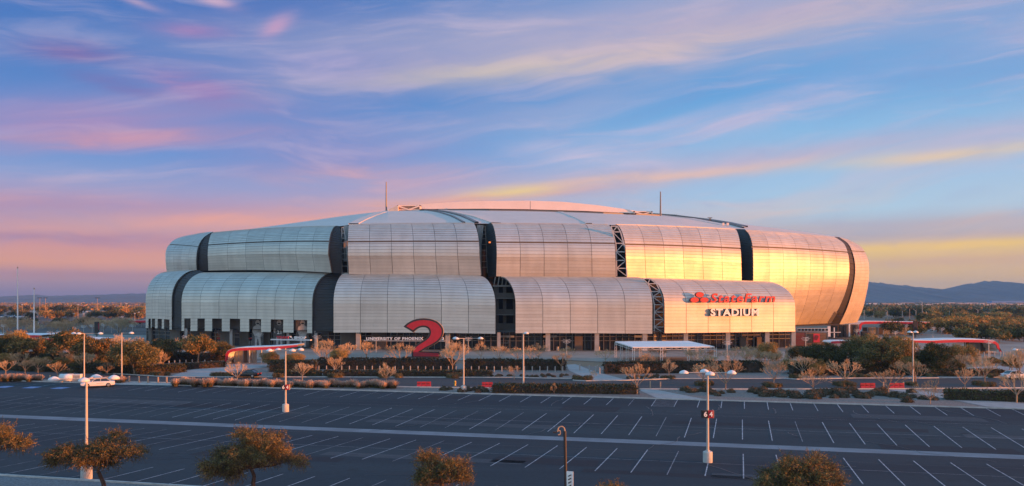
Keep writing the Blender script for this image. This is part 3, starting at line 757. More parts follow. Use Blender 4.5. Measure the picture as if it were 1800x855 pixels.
for qd in ([U(604, 397, 247), U(615, 397, 247), U(615, 460, 245), U(604, 460, 245)], [U(838, 396, 244), U(850, 396, 244), U(846, 434, 244), U(842, 434, 244)], [U(841, 434, 240), U(846, 434, 240), U(847, 484, 240), U(845, 484, 240)]):
    pb = MB(); pb.prism(qd, (0, .2, 0)); pb.build('infill_panel', M['conc'], parent=st, world=True)
pb = MB()
for i, y in enumerate((497, 513, 533, 548, 573)):
    pbox(pb, 1151, y, 1163, y + 4, 236, .4)
pb.build('red_mesh_panel', M['reddark'], parent=st, world=True)
pb = MB()
for x0, x1 in ((1146, 1152),): pbox(pb, x0, 505, x1, 586, 233, 2)
for y in (505, 529, 543, 557): pbox(pb, 1146, y, 1166, y + 3, 234, 2)
pb.build('concrete_frame', M['inner'], parent=st, world=True)
for x, y in ((584.5, 522), (579, 559), (576.5, 487), (577, 536)):
    b = MB(); pbox(b, x - 1.3, y - 1.3, x + 1.3, y + 1.6, 238.6 if y > 500 else 243, .5); b.build('amber_lamp', M['amber'], parent=st, world=True)
b = MB(); pbox(b, 859, 425, 871, 427.5, 240, .4); b.build('amber_lamp', M['amber'], parent=st, world=True)
b = MB(); pbox(b, 559, 566, 584, 584, 240, 1); b.build('vent_opening', M['innerdark'], parent=st, world=True)

# ground floor: glazing, mullions, columns
def Dr(px):
    return float(np.interp(px, [256, 302, 319, 549, 586, 871, 906, 1147, 1168, 1398, 1458, 1507], [274, 262, 258, 236, 232, 225, 224.5, 226, 228, 240, 262, 300]))
gf = MB(); gs = MB(); ml = MB()
xs = list(range(258, 1402, 11))
for xa, xb in zip(xs, xs[1:]):
    da, db = Dr(xa) + 6, Dr(xb) + 6
    a = U(xa, 529, da); c = U(xb, 529, db)
    for b_, z0, z1, off in ((gs, 0.05, 5.2, 0),):
        b_.face([(a.x, a.y, z0), (c.x, c.y, z0), (c.x, c.y, z1), (a.x, a.y, z1)])
    ml.box((a.x, a.y - .08, 2.6), (.22, .22, 5.1))
    d = c - a; mid = (a + c) / 2
    for z in (2.5, 3.6): ml.box((mid.x, mid.y - .08, z), (d.length, .16, .14), math.atan2(d.y, d.x))
gs.build('shopfront_glazing', M['glass'], parent=st, world=True); ml.build('mullions', M['mull'], parent=st, world=True)
# solid wall stretches
for xa, xb, h in ((262, 268, 5.2), (300, 318, 5.2), (336, 372, 4.6), (388, 405, 4.6), (422, 438, 5), (458, 476, 5), (498, 503, 5), (512, 560, 2.6), (600, 625, 5.1), (655, 680, 5.1), (1010, 1024, 5.1), (1300, 1312, 3.0), (1330, 1338, 3.0)):
    b = MB(); D = Dr((xa + xb) / 2) + 5.4; a = U(xa, 529, Dr(xa) + 5.4); c = U(xb, 529, Dr(xb) + 5.4); d = c - a
    b.box(((a.x + c.x) / 2, (a.y + c.y) / 2, h / 2), (d.length, .5, h), math.atan2(d.y, d.x)); b.build('wall_panel', M['inner'], parent=st, world=True)
for x in (328, 407, 507, 556, 630, 787, 877, 963, 1049, 1133, 1205, 1279, 1348, 1394):
    b = MB(); p = U(x, 529, Dr(x) + 1.3); w = 1.15 if x > 900 or x in (630, 787) else .8
    b.box((p.x, p.y, 2.45), (w, 1.0, 4.9)).box((p.x, p.y, .2), (w + .12, 1.12, .4)); b.build('column', M['conc'], parent=st, world=True)
# soffit under the rims
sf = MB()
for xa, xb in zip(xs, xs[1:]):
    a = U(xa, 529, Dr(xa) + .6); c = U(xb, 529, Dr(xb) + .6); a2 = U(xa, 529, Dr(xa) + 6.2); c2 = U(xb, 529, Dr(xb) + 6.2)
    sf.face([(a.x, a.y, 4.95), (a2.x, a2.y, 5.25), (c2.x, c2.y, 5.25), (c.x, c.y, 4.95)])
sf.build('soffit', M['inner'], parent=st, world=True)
# recess behind the openings
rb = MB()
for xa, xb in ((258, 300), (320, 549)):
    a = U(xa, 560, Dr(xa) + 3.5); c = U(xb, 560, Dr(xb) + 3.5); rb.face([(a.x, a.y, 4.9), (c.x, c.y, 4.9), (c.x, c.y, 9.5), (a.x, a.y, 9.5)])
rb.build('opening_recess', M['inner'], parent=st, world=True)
wn = MB()
for xa, xb in ((326, 333), (350, 358), (377, 388), (408, 419)):
    D = Dr(xa) + 3.3; pbox(wn, xa, 563, xb, 577, D, .1)
wn.build('opening_window', M['glass'], parent=st, world=True)
# doors with small red signs at the shop front
for x in (345, 393, 437, 348, 382):
    b = MB(); D = Dr(x) + 5.0
    for k in range(3): pbox(b, x + k * 4, 599, x + k * 4 + 3, 607, D, .1)
    b.build('glass_door', M['mull'], parent=st, world=True)
    b = MB(); pbox(b, x, 594, x + 10, 596.4, D, .2); b.build('door_sign', M['red'], parent=st, world=True)
for x in (880, 955, 1115): 
    b = MB(); D = Dr(x) + 4.5
    for k in range(4): pbox(b, x + k * 4.4, 598, x + k * 4.4 + .5, 616, D, .2)
    pbox(b, x, 603, x + 14, 603.6, D, .2); pbox(b, x, 590, x + 24, 593.5, D - .1, .4); b.build('entrance_frame', M['conc'], parent=st, world=True)

# roof -------------------------------------------------------------
ridge = [(440, 403), (490, 396), (540, 389), (610, 379), (680, 371), (760, 368.5), (850, 368), (930, 369), (1030, 372), (1120, 376.5), (1165, 379), (1200, 382), (1240, 387), (1300, 394), (1360, 401), (1420, 409), (1475, 417)]
ytop = [(375, 408.5), (440, 402), (592, 397), (614, 394), (830, 391.5), (1067, 394), (1180, 396.5), (1291, 402.5), (1380, 408), (1466, 416), (1480, 418)]
Dtop = [(375, 282), (592, 247), (830, 243), (1067, 246), (1291, 266), (1466, 299), (1480, 305)]
ip = lambda pts, x: float(np.interp(x, [p[0] for p in pts], [p[1] for p in pts]))
def roofpt(x, v):
    y0 = ip(ytop, x) + 1.6; y1 = ip(ridge, x); d0 = ip(Dtop, x) + 2.0; d1 = d0 + 85 * max(0.0, 1 - abs((x - 930) / 560.0) ** 2.4) + 3
    g = math.sin(v * math.pi / 2); return U(x, y0 + (y1 - y0) * g, d0 + (d1 - d0) * (v ** 1.25))
rf = MB(); rows = 12
xr = [440 + i * (1478 - 440) / 90 for i in range(91)]
for i in range(90):
    for j in range(rows): rf.face([roofpt(xr[i], j / rows), roofpt(xr[i + 1], j / rows), roofpt(xr[i + 1], (j + 1) / rows), roofpt(xr[i], (j + 1) / rows)])
    a = roofpt(xr[i], 1); c = roofpt(xr[i + 1], 1); rf.face([a, c, Vector((c.x, c.y + 70, c.z - 6)), Vector((a.x, a.y + 70, a.z - 6))])
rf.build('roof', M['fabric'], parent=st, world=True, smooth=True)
def ribbon(name, pts, w, m, lift=.35, n=5):
    b = MB(); ps = [roofpt(x, v) + Vector((0, -.3, lift)) for x, v in pts]
    for p, q in zip(ps, ps[1:]):
        d = (q - p).normalized(); s = Vector((d.y, -d.x, 0)).normalized() * w
        b.face([p - s, q - s, q + s, p + s]); b.face([p - s, q - s, q - s - Vector((0, 0, .5)), p - s - Vector((0, 0, .5))]); b.face([p + s, q + s, q + s - Vector((0, 0, .5)), p + s - Vector((0, 0, .5))])
    return b.build(name, m, parent=st, world=True)
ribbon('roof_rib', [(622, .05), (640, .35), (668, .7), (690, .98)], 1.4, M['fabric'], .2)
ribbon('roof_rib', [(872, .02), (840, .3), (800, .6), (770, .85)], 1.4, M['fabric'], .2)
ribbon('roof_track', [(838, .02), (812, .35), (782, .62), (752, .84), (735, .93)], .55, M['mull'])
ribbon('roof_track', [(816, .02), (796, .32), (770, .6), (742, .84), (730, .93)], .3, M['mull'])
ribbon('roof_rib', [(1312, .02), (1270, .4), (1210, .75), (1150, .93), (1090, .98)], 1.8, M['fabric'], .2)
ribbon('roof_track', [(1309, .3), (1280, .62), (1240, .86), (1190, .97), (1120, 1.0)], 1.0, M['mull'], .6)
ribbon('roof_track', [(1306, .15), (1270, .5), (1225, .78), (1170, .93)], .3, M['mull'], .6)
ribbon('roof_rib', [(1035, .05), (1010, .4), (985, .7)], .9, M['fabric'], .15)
ribbon('roof_track', [(760, .80), (860, .72), (960, .72), (1060, .72), (1160, .80)], .15, M['mull'])
# raised retractable roof: a long lens-shaped band
band_top = [(738, 359.5), (760, 358), (800, 355.5), (850, 353.8), (930, 353), (990, 355), (1050, 361), (1100, 368), (1118, 371)]
bt = MB(); bx = [738 + i * 10 for i in range(39)]
for xa, xb in zip(bx, bx[1:]):
    D = 318
    a0, a1, c0, c1 = U(xa, ip(ridge, xa) - .5, D - 1), U(xa, ip(band_top, xa), D), U(xb, ip(ridge, xb) - .5, D - 1), U(xb, ip(band_top, xb), D)
    a0.z -= .6; c0.z -= .6
    bt.face([a0, c0, c1, a1]); bt.face([a1, c1, Vector((c1.x, c1.y + 75, c1.z + .5)), Vector((a1.x, a1.y + 75, a1.z + .5))])
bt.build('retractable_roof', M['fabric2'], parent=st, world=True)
tk = MB()
for xa, xb in zip(bx, bx[1:]): tk.tube(U(xa, ip(ridge, xa) + .3, 308), U(xb, ip(ridge, xb) + .3, 308), .28, .28, 4)
tk.build('roof_track', M['innerdark'], parent=st, world=True)
b = MB(); bar(b, (932, 354), (932, 368), 309.5, .12); b.build('roof_joint', M['mull'], parent=st, world=True)
# end trusses of the moving roof
for (x0, x1, y0, y1, D) in ((698, 739, 361, 370, 312), (1114, 1147, 371.5, 378, 316)):
    b = MB(); ytr = lambda x: y0 + 0
    pbox(b, x0, y0, x1, y0 + 1.6, D, 3); pbox(b, x0, y1 - 1.5, x1, y1, D, 3)
    pbox(b, x0, y0, x0 + 2, y1, D, 3); pbox(b, x1 - 2, y0, x1, y1, D, 3); pbox(b, x0 + 1, y0 + 1, x1 - 1, y1 - 1, D + 1.8, .5)
    mid = (x0 + x1) / 2
    bar(b, (x0 + 2, y0 + 1.5), (mid, y1 - 1), D, .3); bar(b, (x1 - 2, y0 + 1.5), (mid, y1 - 1), D, .3)
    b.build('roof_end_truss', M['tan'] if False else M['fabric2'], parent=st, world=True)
b = MB()
for i in range(8): pbox(b, 682 + i * 2.2, 367.5 - i * .8, 684.5 + i * 2.2, 372, 311, 4)
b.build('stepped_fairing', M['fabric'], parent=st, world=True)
for x, y in ((771, 379), (779, 379), (1270, 392), (1278, 392)):
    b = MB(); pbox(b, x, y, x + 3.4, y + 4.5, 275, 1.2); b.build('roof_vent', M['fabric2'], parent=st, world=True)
for i, (x, y0, y1) in enumerate(((679, 320, 371), (1161, 337, 378.5))):
    b = MB(); D = 315; b.tube(U(x, y1 + 2, D), U(x, y0, D), .32, .18, 6); b.build('roof_mast', M['mull'], parent=st, world=True)
b = MB(); pbox(b, 1247, 384, 1250, 388, 300, .6); bar(b, (1244, 383), (1252, 383), 300, .15); b.build('roof_beacon', M['mull'], parent=st, world=True)

# ------------------------------------------------------------------ lettering
def char_mesh(ch, bold=0.0, ext=0.1, shear=0.0):
    cu = bpy.data.curves.new('letter', 'FONT'); cu.body = ch; cu.offset = bold; cu.extrude = ext; cu.shear = shear; cu.resolution_u = 3
    o = bpy.data.objects.new('letter', cu); C.objects.link(o)
    dg = bpy.context.evaluated_depsgraph_get(); me = bpy.data.meshes.new_from_object(o.evaluated_get(dg))
    bpy.data.objects.remove(o); return me
def xr_(me):
    co = np.empty(len(me.vertices) * 3, dtype=np.float32); me.vertices.foreach_get('co', co); co = co.reshape(-1, 3)
    return co[:, 0].min(), co[:, 0].max(), co[:, 1].min(), co[:, 1].max()
def letters(text, parent, p0, p1, height, m, bold=0.03, ext_m=0.3, shear=0.0, up=Vector((0, 0, 1)), name='letter', base_off=0.0, kern=0.065, rim=None):
    """lay `text` from world point p0 to p1 (its full width), letters `height` tall"""
    ax = (p1 - p0); W = ax.length; ax.normalize(); nrm = ax.cross(up).normalized()
    info = []; capm = xr_(char_mesh('H', bold, .1)); cap = capm[3] - capm[2]
    for i, ch in enumerate(text):
        if ch == ' ': continue
        pre = char_mesh(text[:i + 1], bold, .1, shear); one = char_mesh(ch, bold, .1, shear)
        off = xr_(pre)[1] - xr_(one)[1] + kern * i
        info.append((ch, off, one))
    x0 = info[0][1] + xr_(info[0][2])[0]; x1 = info[-1][1] + xr_(info[-1][2])[1]
    sx = W / (x1 - x0); sy = height / cap
    out = []
    for ch, off, me in info:
        n = len(me.vertices); co = np.empty(n * 3, dtype=np.float32); me.vertices.foreach_get('co', co); co = co.reshape(-1, 3)
        X = (co[:, 0] + off - x0) * sx; Y = (co[:, 1] - capm[2]) * sy; Z = co[:, 2] / .1 * ext_m / 2
        base = p0
        q = np.array([base.x, base.y, base.z])[None, :] + X[:, None] * np.array(ax)[None, :] + Y[:, None] * np.array(up)[None, :] + Z[:, None] * np.array(nrm)[None, :]
        if parent is not None: q = q - np.array(parent.location)[None, :]
        me.vertices.foreach_set('co', q.reshape(-1).astype(np.float32)); me.materials.clear()
        me.materials.append(m)
        if rim is not None:
            me.materials.append(rim)
            me.update()
            for p in me.polygons: p.material_index = 0 if abs(p.normal.dot(nrm)) > .9 else 1
        me.update(); o = link(name, me, parent)
        out.append(o)
    return out
# main sign on the salmon cladding
def psurf(x, y, dz=0.0):
    u = (x - 1168) / (1398 - 1168); D = 227.5 + 12.5 * u; return U(x, y, D - dz)
sg = thing('name_sign', psurf(1285, 557, 0), 'red and white raised letters naming the stadium on the salmon cladding', 'sign')
a = psurf(1248, 532, .75); b_ = psurf(1362, 531.5, .75)
letters('StateFarm', sg, a, b_, 2.35, M['redsign'], .018, .4, .2, rim=M['reddark'])
a = psurf(1248, 556, .7); b_ = psurf(1333, 555.5, .7)
letters('STADIUM', sg, a, b_, 1.95, M['white_sign'], .035, .6, 0, rim=M['black'])
ax = (psurf(1362, 531) - psurf(1248, 531)); ax.z = 0; ax.normalize(); nn = ax.cross(Vector((0, 0, 1)))
def oval(cx, cy, rx, ry, dz):
    c = psurf(cx, cy, dz); b = MB(); n = 20; k = psurf(cx, cy).y / F
    ring = [c + ax * (math.cos(t) * rx * k) + Vector((0, 0, math.sin(t) * ry * k)) for t in [2 * math.pi * i / n for i in range(n)]]
    b.prism(ring, nn * (-.5)); o = b.build('emblem_oval', M['reddark'], parent=sg, world=True); fix_normals(o)
    b = MB(); r2 = [c + nn * .06 + ax * (math.cos(t) * (rx - .9) * k) + Vector((0, 0, math.sin(t) * (ry - .7) * k)) for t in [2 * math.pi * i / n for i in range(n)]]
    b.prism(r2, nn * (-.1)); o = b.build('emblem_face', M['redsign'], parent=sg, world=True); fix_normals(o)
oval(1230, 518.5, 8.6, 5.0, 1.35); oval(1221, 527.5, 9.0, 4.8, 1.1); oval(1238, 527.5, 9.0, 4.8, 1.25)
# entrance name board behind the giant figure
eb = thing('entrance_name_board', U(710, 600, 227.5), 'white lettering on the entrance beam behind the red figure two', 'sign')
b = MB(); a = U(640, 599.5, 227.5); c = U(782, 599.3, 224.8); d = c - a; mid = (a + c) / 2
b.box((mid.x, mid.y, mid.z), (d.length, .4, .28), math.atan2(d.y, d.x)); b.build('beam', M['conc'], parent=eb, world=True)
letters('UNIVERSITY OF PHOENIX', eb, U(644, 598.3, 227.0), U(744, 598, 225.2), .74, M['white_sign'], .03, .2)
letters('2', eb, U(776, 598, 224.9), U(780.5, 597.8, 224.6), .66, M['white_sign'], .03, .2)
# team shop board
ts = thing('shop_sign', U(515, 600, 235), 'long pale shop sign beam with red and white letters above the doors', 'sign')
b = MB(); a = U(477, 597, 236); c = U(547, 598.2, 232.5); d = c - a; mid = (a + c) / 2
b.box((mid.x, mid.y, mid.z), (d.length, .8, .3), math.atan2(d.y, d.x)); b.build('beam', M['white'], parent=ts, world=True)
letters('TEAM', ts, U(486, 595.6, 235.2), U(507, 595.8, 234.2), .68, M['redsign'], .05, .2)
letters('SHOP', ts, U(517, 596, 233.6), U(538, 596.4, 232.6), .68, M['white_sign'], .05, .2)
b = MB(); c0 = U(511.5, 594.3, 233.6)
b.prism([c0 + Vector((-.5, 0, .45)), c0 + Vector((.0, 0, .5)), c0 + Vector((.55, 0, -.35)), c0 + Vector((.1, 0, -.1))], (0, .15, 0)); b.build('emblem', M['white_sign'], parent=ts, world=True)

# giant figure two ---------------------------------------------------
tz = [(637,148),(650,135),(668,120),(690,107),(710,98),(735,90),(760,86),(790,84),(815,86),(842,90),(865,97),(888,107),(908,122),(924,140),(935,160),(939,182),(936,205),(928,228),(914,248),(893,267),(866,285),(838,300),(805,316),(772,333),(915,333),(921,384),(700,384),(698,330),(704,312),(722,292),(748,273),(775,256),(800,240),(818,224),(829,206),(832,188),(828,172),(817,160),(800,153),(780,152),(762,156),(744,164),(727,177),(712,192),(690,178),(664,163)]
D2 = 200.0
two = thing('number_sculpture', G(742, 631), 'giant red figure 2 with a black outline standing on the plaza', 'sculpture')
k2 = D2 / F
outl = [U(560 + a / 4.275, 540 + b / 4.275, D2) for a, b in tz]
low = min(p.z for p in outl); 
for p in outl: p.z -= low - 0.1 if False else 0
def inset(poly, d):
    out = []; n = len(poly)
    ar = sum(poly[i].x * poly[(i + 1) % n].z - poly[(i + 1) % n].x * poly[i].z for i in range(n)); sgn = 1 if ar > 0 else -1
    for i in range(n):
        a, b, c = poly[i - 1], poly[i], poly[(i + 1) % n]
        e1 = Vector((b.x - a.x, 0, b.z - a.z)).normalized(); e2 = Vector((c.x - b.x, 0, c.z - b.z)).normalized()
        n1 = Vector((-e1.z, 0, e1.x)) * sgn; n2 = Vector((-e2.z, 0, e2.x)) * sgn; h = (n1 + n2)
        if h.length < 1e-4: h = n1
        h.normalize(); out.append(b + h * (d / max(.5, h.dot(n1))))
    return out
b = MB(); b.prism(outl, (0, 1.1, 0)); b2 = b.build('figure_body', [M['tan']], parent=two, world=True); fix_normals(b2)
b = MB(); b.prism([p + Vector((0, -.05, 0)) for p in inset(outl, .02)], (0, .06, 0)); o = b.build('black_outline', M['black'], parent=two, world=True); fix_normals(o)
b = MB(); b.prism([p + Vector((0, -.12, 0)) for p in inset(outl, .42)], (0, .08, 0)); o = b.build('red_face', M['red'], parent=two, world=True); fix_normals(o)
b = MB(); bb = U(743, 631.5, D2); b.box((bb.x, bb.y + .55, .12), (9.0, 1.6, .34)); b.build('plinth', M['black'], parent=two, world=True)

# player banners ------------------------------------------------------
M['ban0'] = mat('banner_grey', (0.13, 0.125, 0.12), 0.8, scale=1.2, col2=(0.05, 0.05, 0.05)); M['ban1'] = mat('banner_light', (0.42, 0.41, 0.39), 0.8, var=0.2, scale=2)
M['ban2'] = mat('banner_dark', (0.03, 0.03, 0.03), 0.8)
def banner(x0, x1, y0, y1, lab, num, pose):
    D = Dr((x0 + x1) / 2) + 2.0; o_ = U((x0 + x1) / 2, y1, D); t = thing('player_banner', o_, lab, 'banner')
    b = MB(); pbox(b, x0, y0, x1, y1, D, .12); b.build('banner_cloth', M['ban0'], parent=t, world=True)
    W = (x1 - x0); cx = (x0 + x1) / 2 + pose
    def poly(name, pts, m, d=.03):
        b = MB(); b.prism([U(a, c, D - d) for a, c in pts], (0, .02, 0)); o = b.build(name, m, parent=t, world=True); fix_normals(o)
    ell = lambda ex, ey, rx, ry, n=12: [(ex + rx * math.cos(2 * math.pi * i / n), ey + ry * math.sin(2 * math.pi * i / n)) for i in range(n)]
    poly('printed_helmet', ell(cx, y0 + 6.5, 4.2, 4.8), M['ban1']); poly('printed_visor', ell(cx, y0 + 8, 2.8, 1.4), M['ban2'], .06)
    poly('printed_shirt', [(cx - 8, y0 + 14), (cx - 3, y0 + 11), (cx + 3, y0 + 11), (cx + 8, y0 + 14), (cx + 8.4, y0 + 24), (cx + 5, y0 + 31), (cx - 5, y0 + 31), (cx - 8.4, y0 + 24)], M['ban0'] if num else M['ban1'], .05)
    poly('printed_leg', [(cx - 5, y0 + 32), (cx - .5, y0 + 32), (cx - 1.5, y1 - 1), (cx - 5, y1 - 1)], M['ban1']); poly('printed_leg', [(cx + .5, y0 + 32), (cx + 5, y0 + 32), (cx + 6, y1 - 1), (cx + 2.2, y1 - 1)], M['ban1'])
    poly('printed_arm', [(cx - 8.5, y0 + 15), (cx - 6, y0 + 18), (cx - 7, y0 + 26), (cx - 9.5, y0 + 22)], M['ban1'], .07); poly('printed_arm', [(cx + 8.5, y0 + 15), (cx + 6, y0 + 18), (cx + 7, y0 + 26), (cx + 9.5, y0 + 22)], M['ban1'], .07)
    if num: letters(num, t, U(cx - 3.6, y0 + 26.5, D - .12), U(cx + 4.2, y0 + 26.5, D - .12), 1.0, M['white_sign'], .04, .04)
    else: poly('printed_ball', ell(cx + 1.5, y0 + 33, 3.6, 2.6), M['ban1'], .09)
banner(443, 463, 561, 609, 'tall grey printed banner of a crouching player, leftmost of the three', '', 0)
banner(480, 501, 561, 609, 'tall grey printed banner of a player numbered 21, middle of three', '21', 0)
banner(520, 543, 561, 611, 'tall grey printed banner of a player, rightmost of the three', '', .5)

# right entrance screens ---------------------------------------------
gt = thing('gate_screen', U(1415, 608, 262), 'slatted brown and red gate screens beneath the golden end of the stadium', 'gate')
for (x0, x1, m, D) in ((1371, 1395, 'reddark', 246), (1396, 1417, 'reddark', 248), (1418, 1455, 'wood', 252)):
    for i in range(9):
        b = MB(); y = 585.5 + i * 2.6; pbox(b, x0, y, x1, y + 1.5, D, .2); b.build('slat', M[m], parent=gt, world=True)
    b = MB(); pbox(b, x0 - .6, 584, x0 + .6, 610, D - .1, .4); pbox(b, x1 - .6, 584, x1 + .6, 610, D - .1, .4); b.build('frame', M['mull'], parent=gt, world=True)
    b = MB(); pbox(b, x0, 585, x1, 609, D + 1.5, .2); b.build('backing', M['inner'], parent=gt, world=True)
b = MB(); pbox(b, 1430, 587, 1441, 602, 251.4, .3); o = b.build('red_panel', M['redsign'], parent=gt, world=True)
b = MB(); c0 = U(1435.5, 594, 251.3); b.prism([c0 + Vector((.5 * math.cos(t) * (1 + .4 * math.sin(2 * t)), 0, .75 * math.sin(t))) for t in [i * math.pi / 5 for i in range(10)]], (0, .06, 0)); b.build('emblem', M['reddark'], parent=gt, world=True)
b = MB(); pbox(b, 1402, 577.5, 1455, 582.5, 253, .5); b.build('glazed_band', M['white'], parent=gt, world=True)
b = MB()
for i in range(9): pbox(b, 1403 + i * 6, 578, 1407.5 + i * 6, 582, 252.7, .1)
b.build('window_row', M['glass'], parent=gt, world=True)
b = MB(); pbox(b, 1455, 574, 1460, 592, 262, .6); pbox(b, 1466, 576, 1467.5, 594, 266, .4); pbox(b, 1492, 570, 1494.5, 592, 296, .5); pbox(b, 1458, 584, 1478, 585, 266, .3); b.build('white_post', M['white'], parent=gt, world=True)
b = MB(); pbox(b, 1462, 571, 1508, 594, 300, 1); b.build('end_wall', M['inner'], parent=gt, world=True)
for i, x in enumerate((1475, 1483, 1499)):
    b = MB(); pbox(b, x, 572, x + 5, 592, 299, .3); b.build('glazing', M['glass'], parent=gt, world=True)

# ------------------------------------------------------------------ mountains and horizon
def ridge_mesh(name, pts, D, depth, seed):
    rr = np.random.RandomState(seed); b = MB()
    px = np.arange(pts[0][0], pts[-1][0] + 1, 3.0); py = np.interp(px, [p[0] for p in pts], [p[1] for p in pts])
    rows = 14; grid = []
    nse = [sum(math.sin(x * f_ + rr.uniform(0, 6)) * a_ for f_, a_ in ((.05, .5), (.13, .3), (.31, .2), (.7, .12))) for x in px]
    ph = rr.uniform(0, 6, 5)
    for j in range(rows + 1):
        v = j / rows; line = []
        for i, x in enumerate(px):
            h = (HZ - py[i]) / F * D + CH
            D_ = D - depth * (1 - v) 
            gul = 0.16 * math.sin(x * .23 + ph[0] + 3 * v) + .12 * math.sin(x * .51 + ph[1] - 5 * v) + .10 * math.sin(x * .11 + ph[2] + 2 * v) + .08 * math.sin(x * 1.1 + ph[3])
            z = h * (v ** 1.25) * (1 + gul * (1 - v) * 1.3) + ((nse[i] * .045 + rr.uniform(-.025, .025)) * h if j == rows else 0)
            X = (x - 900) / F * D
            line.append((X, D_ , max(z, -1) if j else -2.0))
        grid.append(line)
    for j in range(rows):
        for i in range(len(px) - 1): b.face([grid[j][i], grid[j][i + 1], grid[j + 1][i + 1], grid[j + 1][i]])
    for i in range(len(px) - 1):
        a, c = grid[rows][i], grid[rows][i + 1]; b.face([a, c, (c[0], c[1] + 1500, -2), (a[0], a[1] + 1500, -2)])
    return b.build(name, M['mount'], kind='structure', smooth=False)
MD = 7000.0
ridge_mesh('mountain_range', [(-260, 521), (-60, 523), (0, 522), (60, 518.5), (84, 521), (120, 519.8), (160, 519), (200, 517.5), (232, 516.5), (260, 517), (330, 518), (420, 520)], MD, 1500, 3)
ridge_mesh('mountain_range', [(1380, 505), (1450, 500), (1527, 496), (1545, 497.5), (1562, 499), (1572, 502), (1591, 502), (1600, 504), (1615, 505), (1624, 506.7), (1643, 507), (1655, 510.3), (1675, 508), (1688, 504), (1703, 499.5), (1718, 500.3), (1730, 494), (1737, 496), (1747.5, 493), (1760, 494.7), (1773, 498.3), (1783, 500.3), (1800, 500), (1830, 497), (1900, 502), (2000, 506)], MD, 1800, 4)

# ------------------------------------------------------------------ vegetation builders
def tubes_np(segs, n=3):
    """segs: list of (p0,p1,r0,r1) -> (k*n,4,3) quads"""
    P0 = np.array([s[0] for s in segs]); P1 = np.array([s[1] for s in segs]); r0 = np.array([s[2] for s in segs])[:, None]; r1 = np.array([s[3] for s in segs])[:, None]
    d = P1 - P0; d /= np.linalg.norm(d, axis=1, keepdims=True) + 1e-9
    ref = np.where(np.abs(d[:, 2:3]) > .9, np.array([[1., 0, 0]]), np.array([[0, 0, 1.]])); a = np.cross(d, ref); a /= np.linalg.norm(a, axis=1, keepdims=True) + 1e-9; b = np.cross(d, a)
    Q = []
    for k in range(n):
        t0, t1 = 2 * math.pi * k / n, 2 * math.pi * (k + 1) / n
        e0 = a * math.cos(t0) + b * math.sin(t0); e1 = a * math.cos(t1) + b * math.sin(t1)
        Q.append(np.stack([P0 + e0 * r0, P0 + e1 * r0, P1 + e1 * r1, P1 + e0 * r1], axis=1))
    return np.concatenate(Q, 0)
def norm_pair(A, B, h, w):
    """scale trunk and crown together so that the crown is w wide and the tree h tall"""
    allp = np.concatenate([A.reshape(-1, 3), B.reshape(-1, 3)]); top = np.percentile(B.reshape(-1, 3)[:, 2], 99.6)
    rad = np.percentile(np.hypot(B.reshape(-1, 3)[:, 0], B.reshape(-1, 3)[:, 1]), 95)
    k = np.array([w / 2 / rad, w / 2 / rad, h / top]); return A * k, B * k
def bare_tree(seed, spread=1.0, trunk=0.24, nl=6):
    rr = random.Random(seed); thick = []; thin = []
    def grow(p, d, L, r, lev):
        for s in range(2):
            d = (d + Vector((rr.uniform(-.13, .13), rr.uniform(-.13, .13), rr.uniform(.0, .10)))).normalized()
            q = p + d * (L / 2); r2 = r * .84
            (thick if lev < 2 else thin).append((tuple(p), tuple(q), max(r, .022), max(r2, .015))); p = q; r = r2
        if lev >= 5: return
        n_ = 3 if lev < 4 else 2
        for k in range(n_):
            az_ = k * 6.283 / n_ + rr.uniform(-.8, .8); tilt = rr.uniform(.28, .62) * spread
            if k == 0: tilt *= .4
            a = d.orthogonal().normalized(); b = d.cross(a)
            nd = d * math.cos(tilt) + (a * math.cos(az_) + b * math.sin(az_)) * math.sin(tilt); nd.z += .08; nd.normalize()
            grow(p, nd, L * rr.uniform(.60, .86), r * .66, lev + 1)
    top = Vector((rr.uniform(-.06, .06), rr.uniform(-.06, .06), 4.2 * trunk)); thick.append(((0, 0, 0), tuple(top), .10, .085))
    for k in range(nl):
        az_ = k * 6.283 / nl + rr.uniform(-.4, .4); tl = rr.uniform(.45, .95) * spread if k else .12
        grow(top - Vector((0, 0, .12 * (k % 2))), Vector((math.cos(az_) * math.sin(tl), math.sin(az_) * math.sin(tl), math.cos(tl))), rr.uniform(.95, 1.25), .055, 1)
    A, B = norm_pair(tubes_np(thick, 5), tubes_np(thin, 3), 4.2, 4.6)
    return quads_mesh('trunk', A, M['bark']), quads_mesh('twigs', B, M['twig'])
def leaf_quads(P, L, W, rs, droop=0.0, updown=1.0):
    n = len(P); d = rs.normal(size=(n, 3)); d[:, 2] = d[:, 2] * updown - droop; d /= np.linalg.norm(d, axis=1, keepdims=True)
    s = np.cross(d, rs.normal(size=(n, 3))); s /= np.linalg.norm(s, axis=1, keepdims=True)
    l = (L * rs.uniform(.6, 1.4, n))[:, None]; w = (W * rs.uniform(.6, 1.4, n))[:, None]
    return np.stack([P - s * w * .5, P + s * w * .5, P + d * l + s * w * .25, P + d * l - s * w * .25], axis=1)
def blob_pts(rs, clumps, n, shell_=0.45):
    vol = np.array([c[3] * c[4] * c[5] for c in clumps]) ** .75; pr = vol / vol.sum(); idx = rs.choice(len(clumps), n, p=pr); Cc = np.array(clumps)[idx]
    d = rs.normal(size=(n, 3)); d /= np.linalg.norm(d, axis=1, keepdims=True); r = (shell_ + (1 - shell_) * rs.uniform(0, 1, n) ** .6)[:, None]
    return Cc[:, :3] + d * r * Cc[:, 3:6]
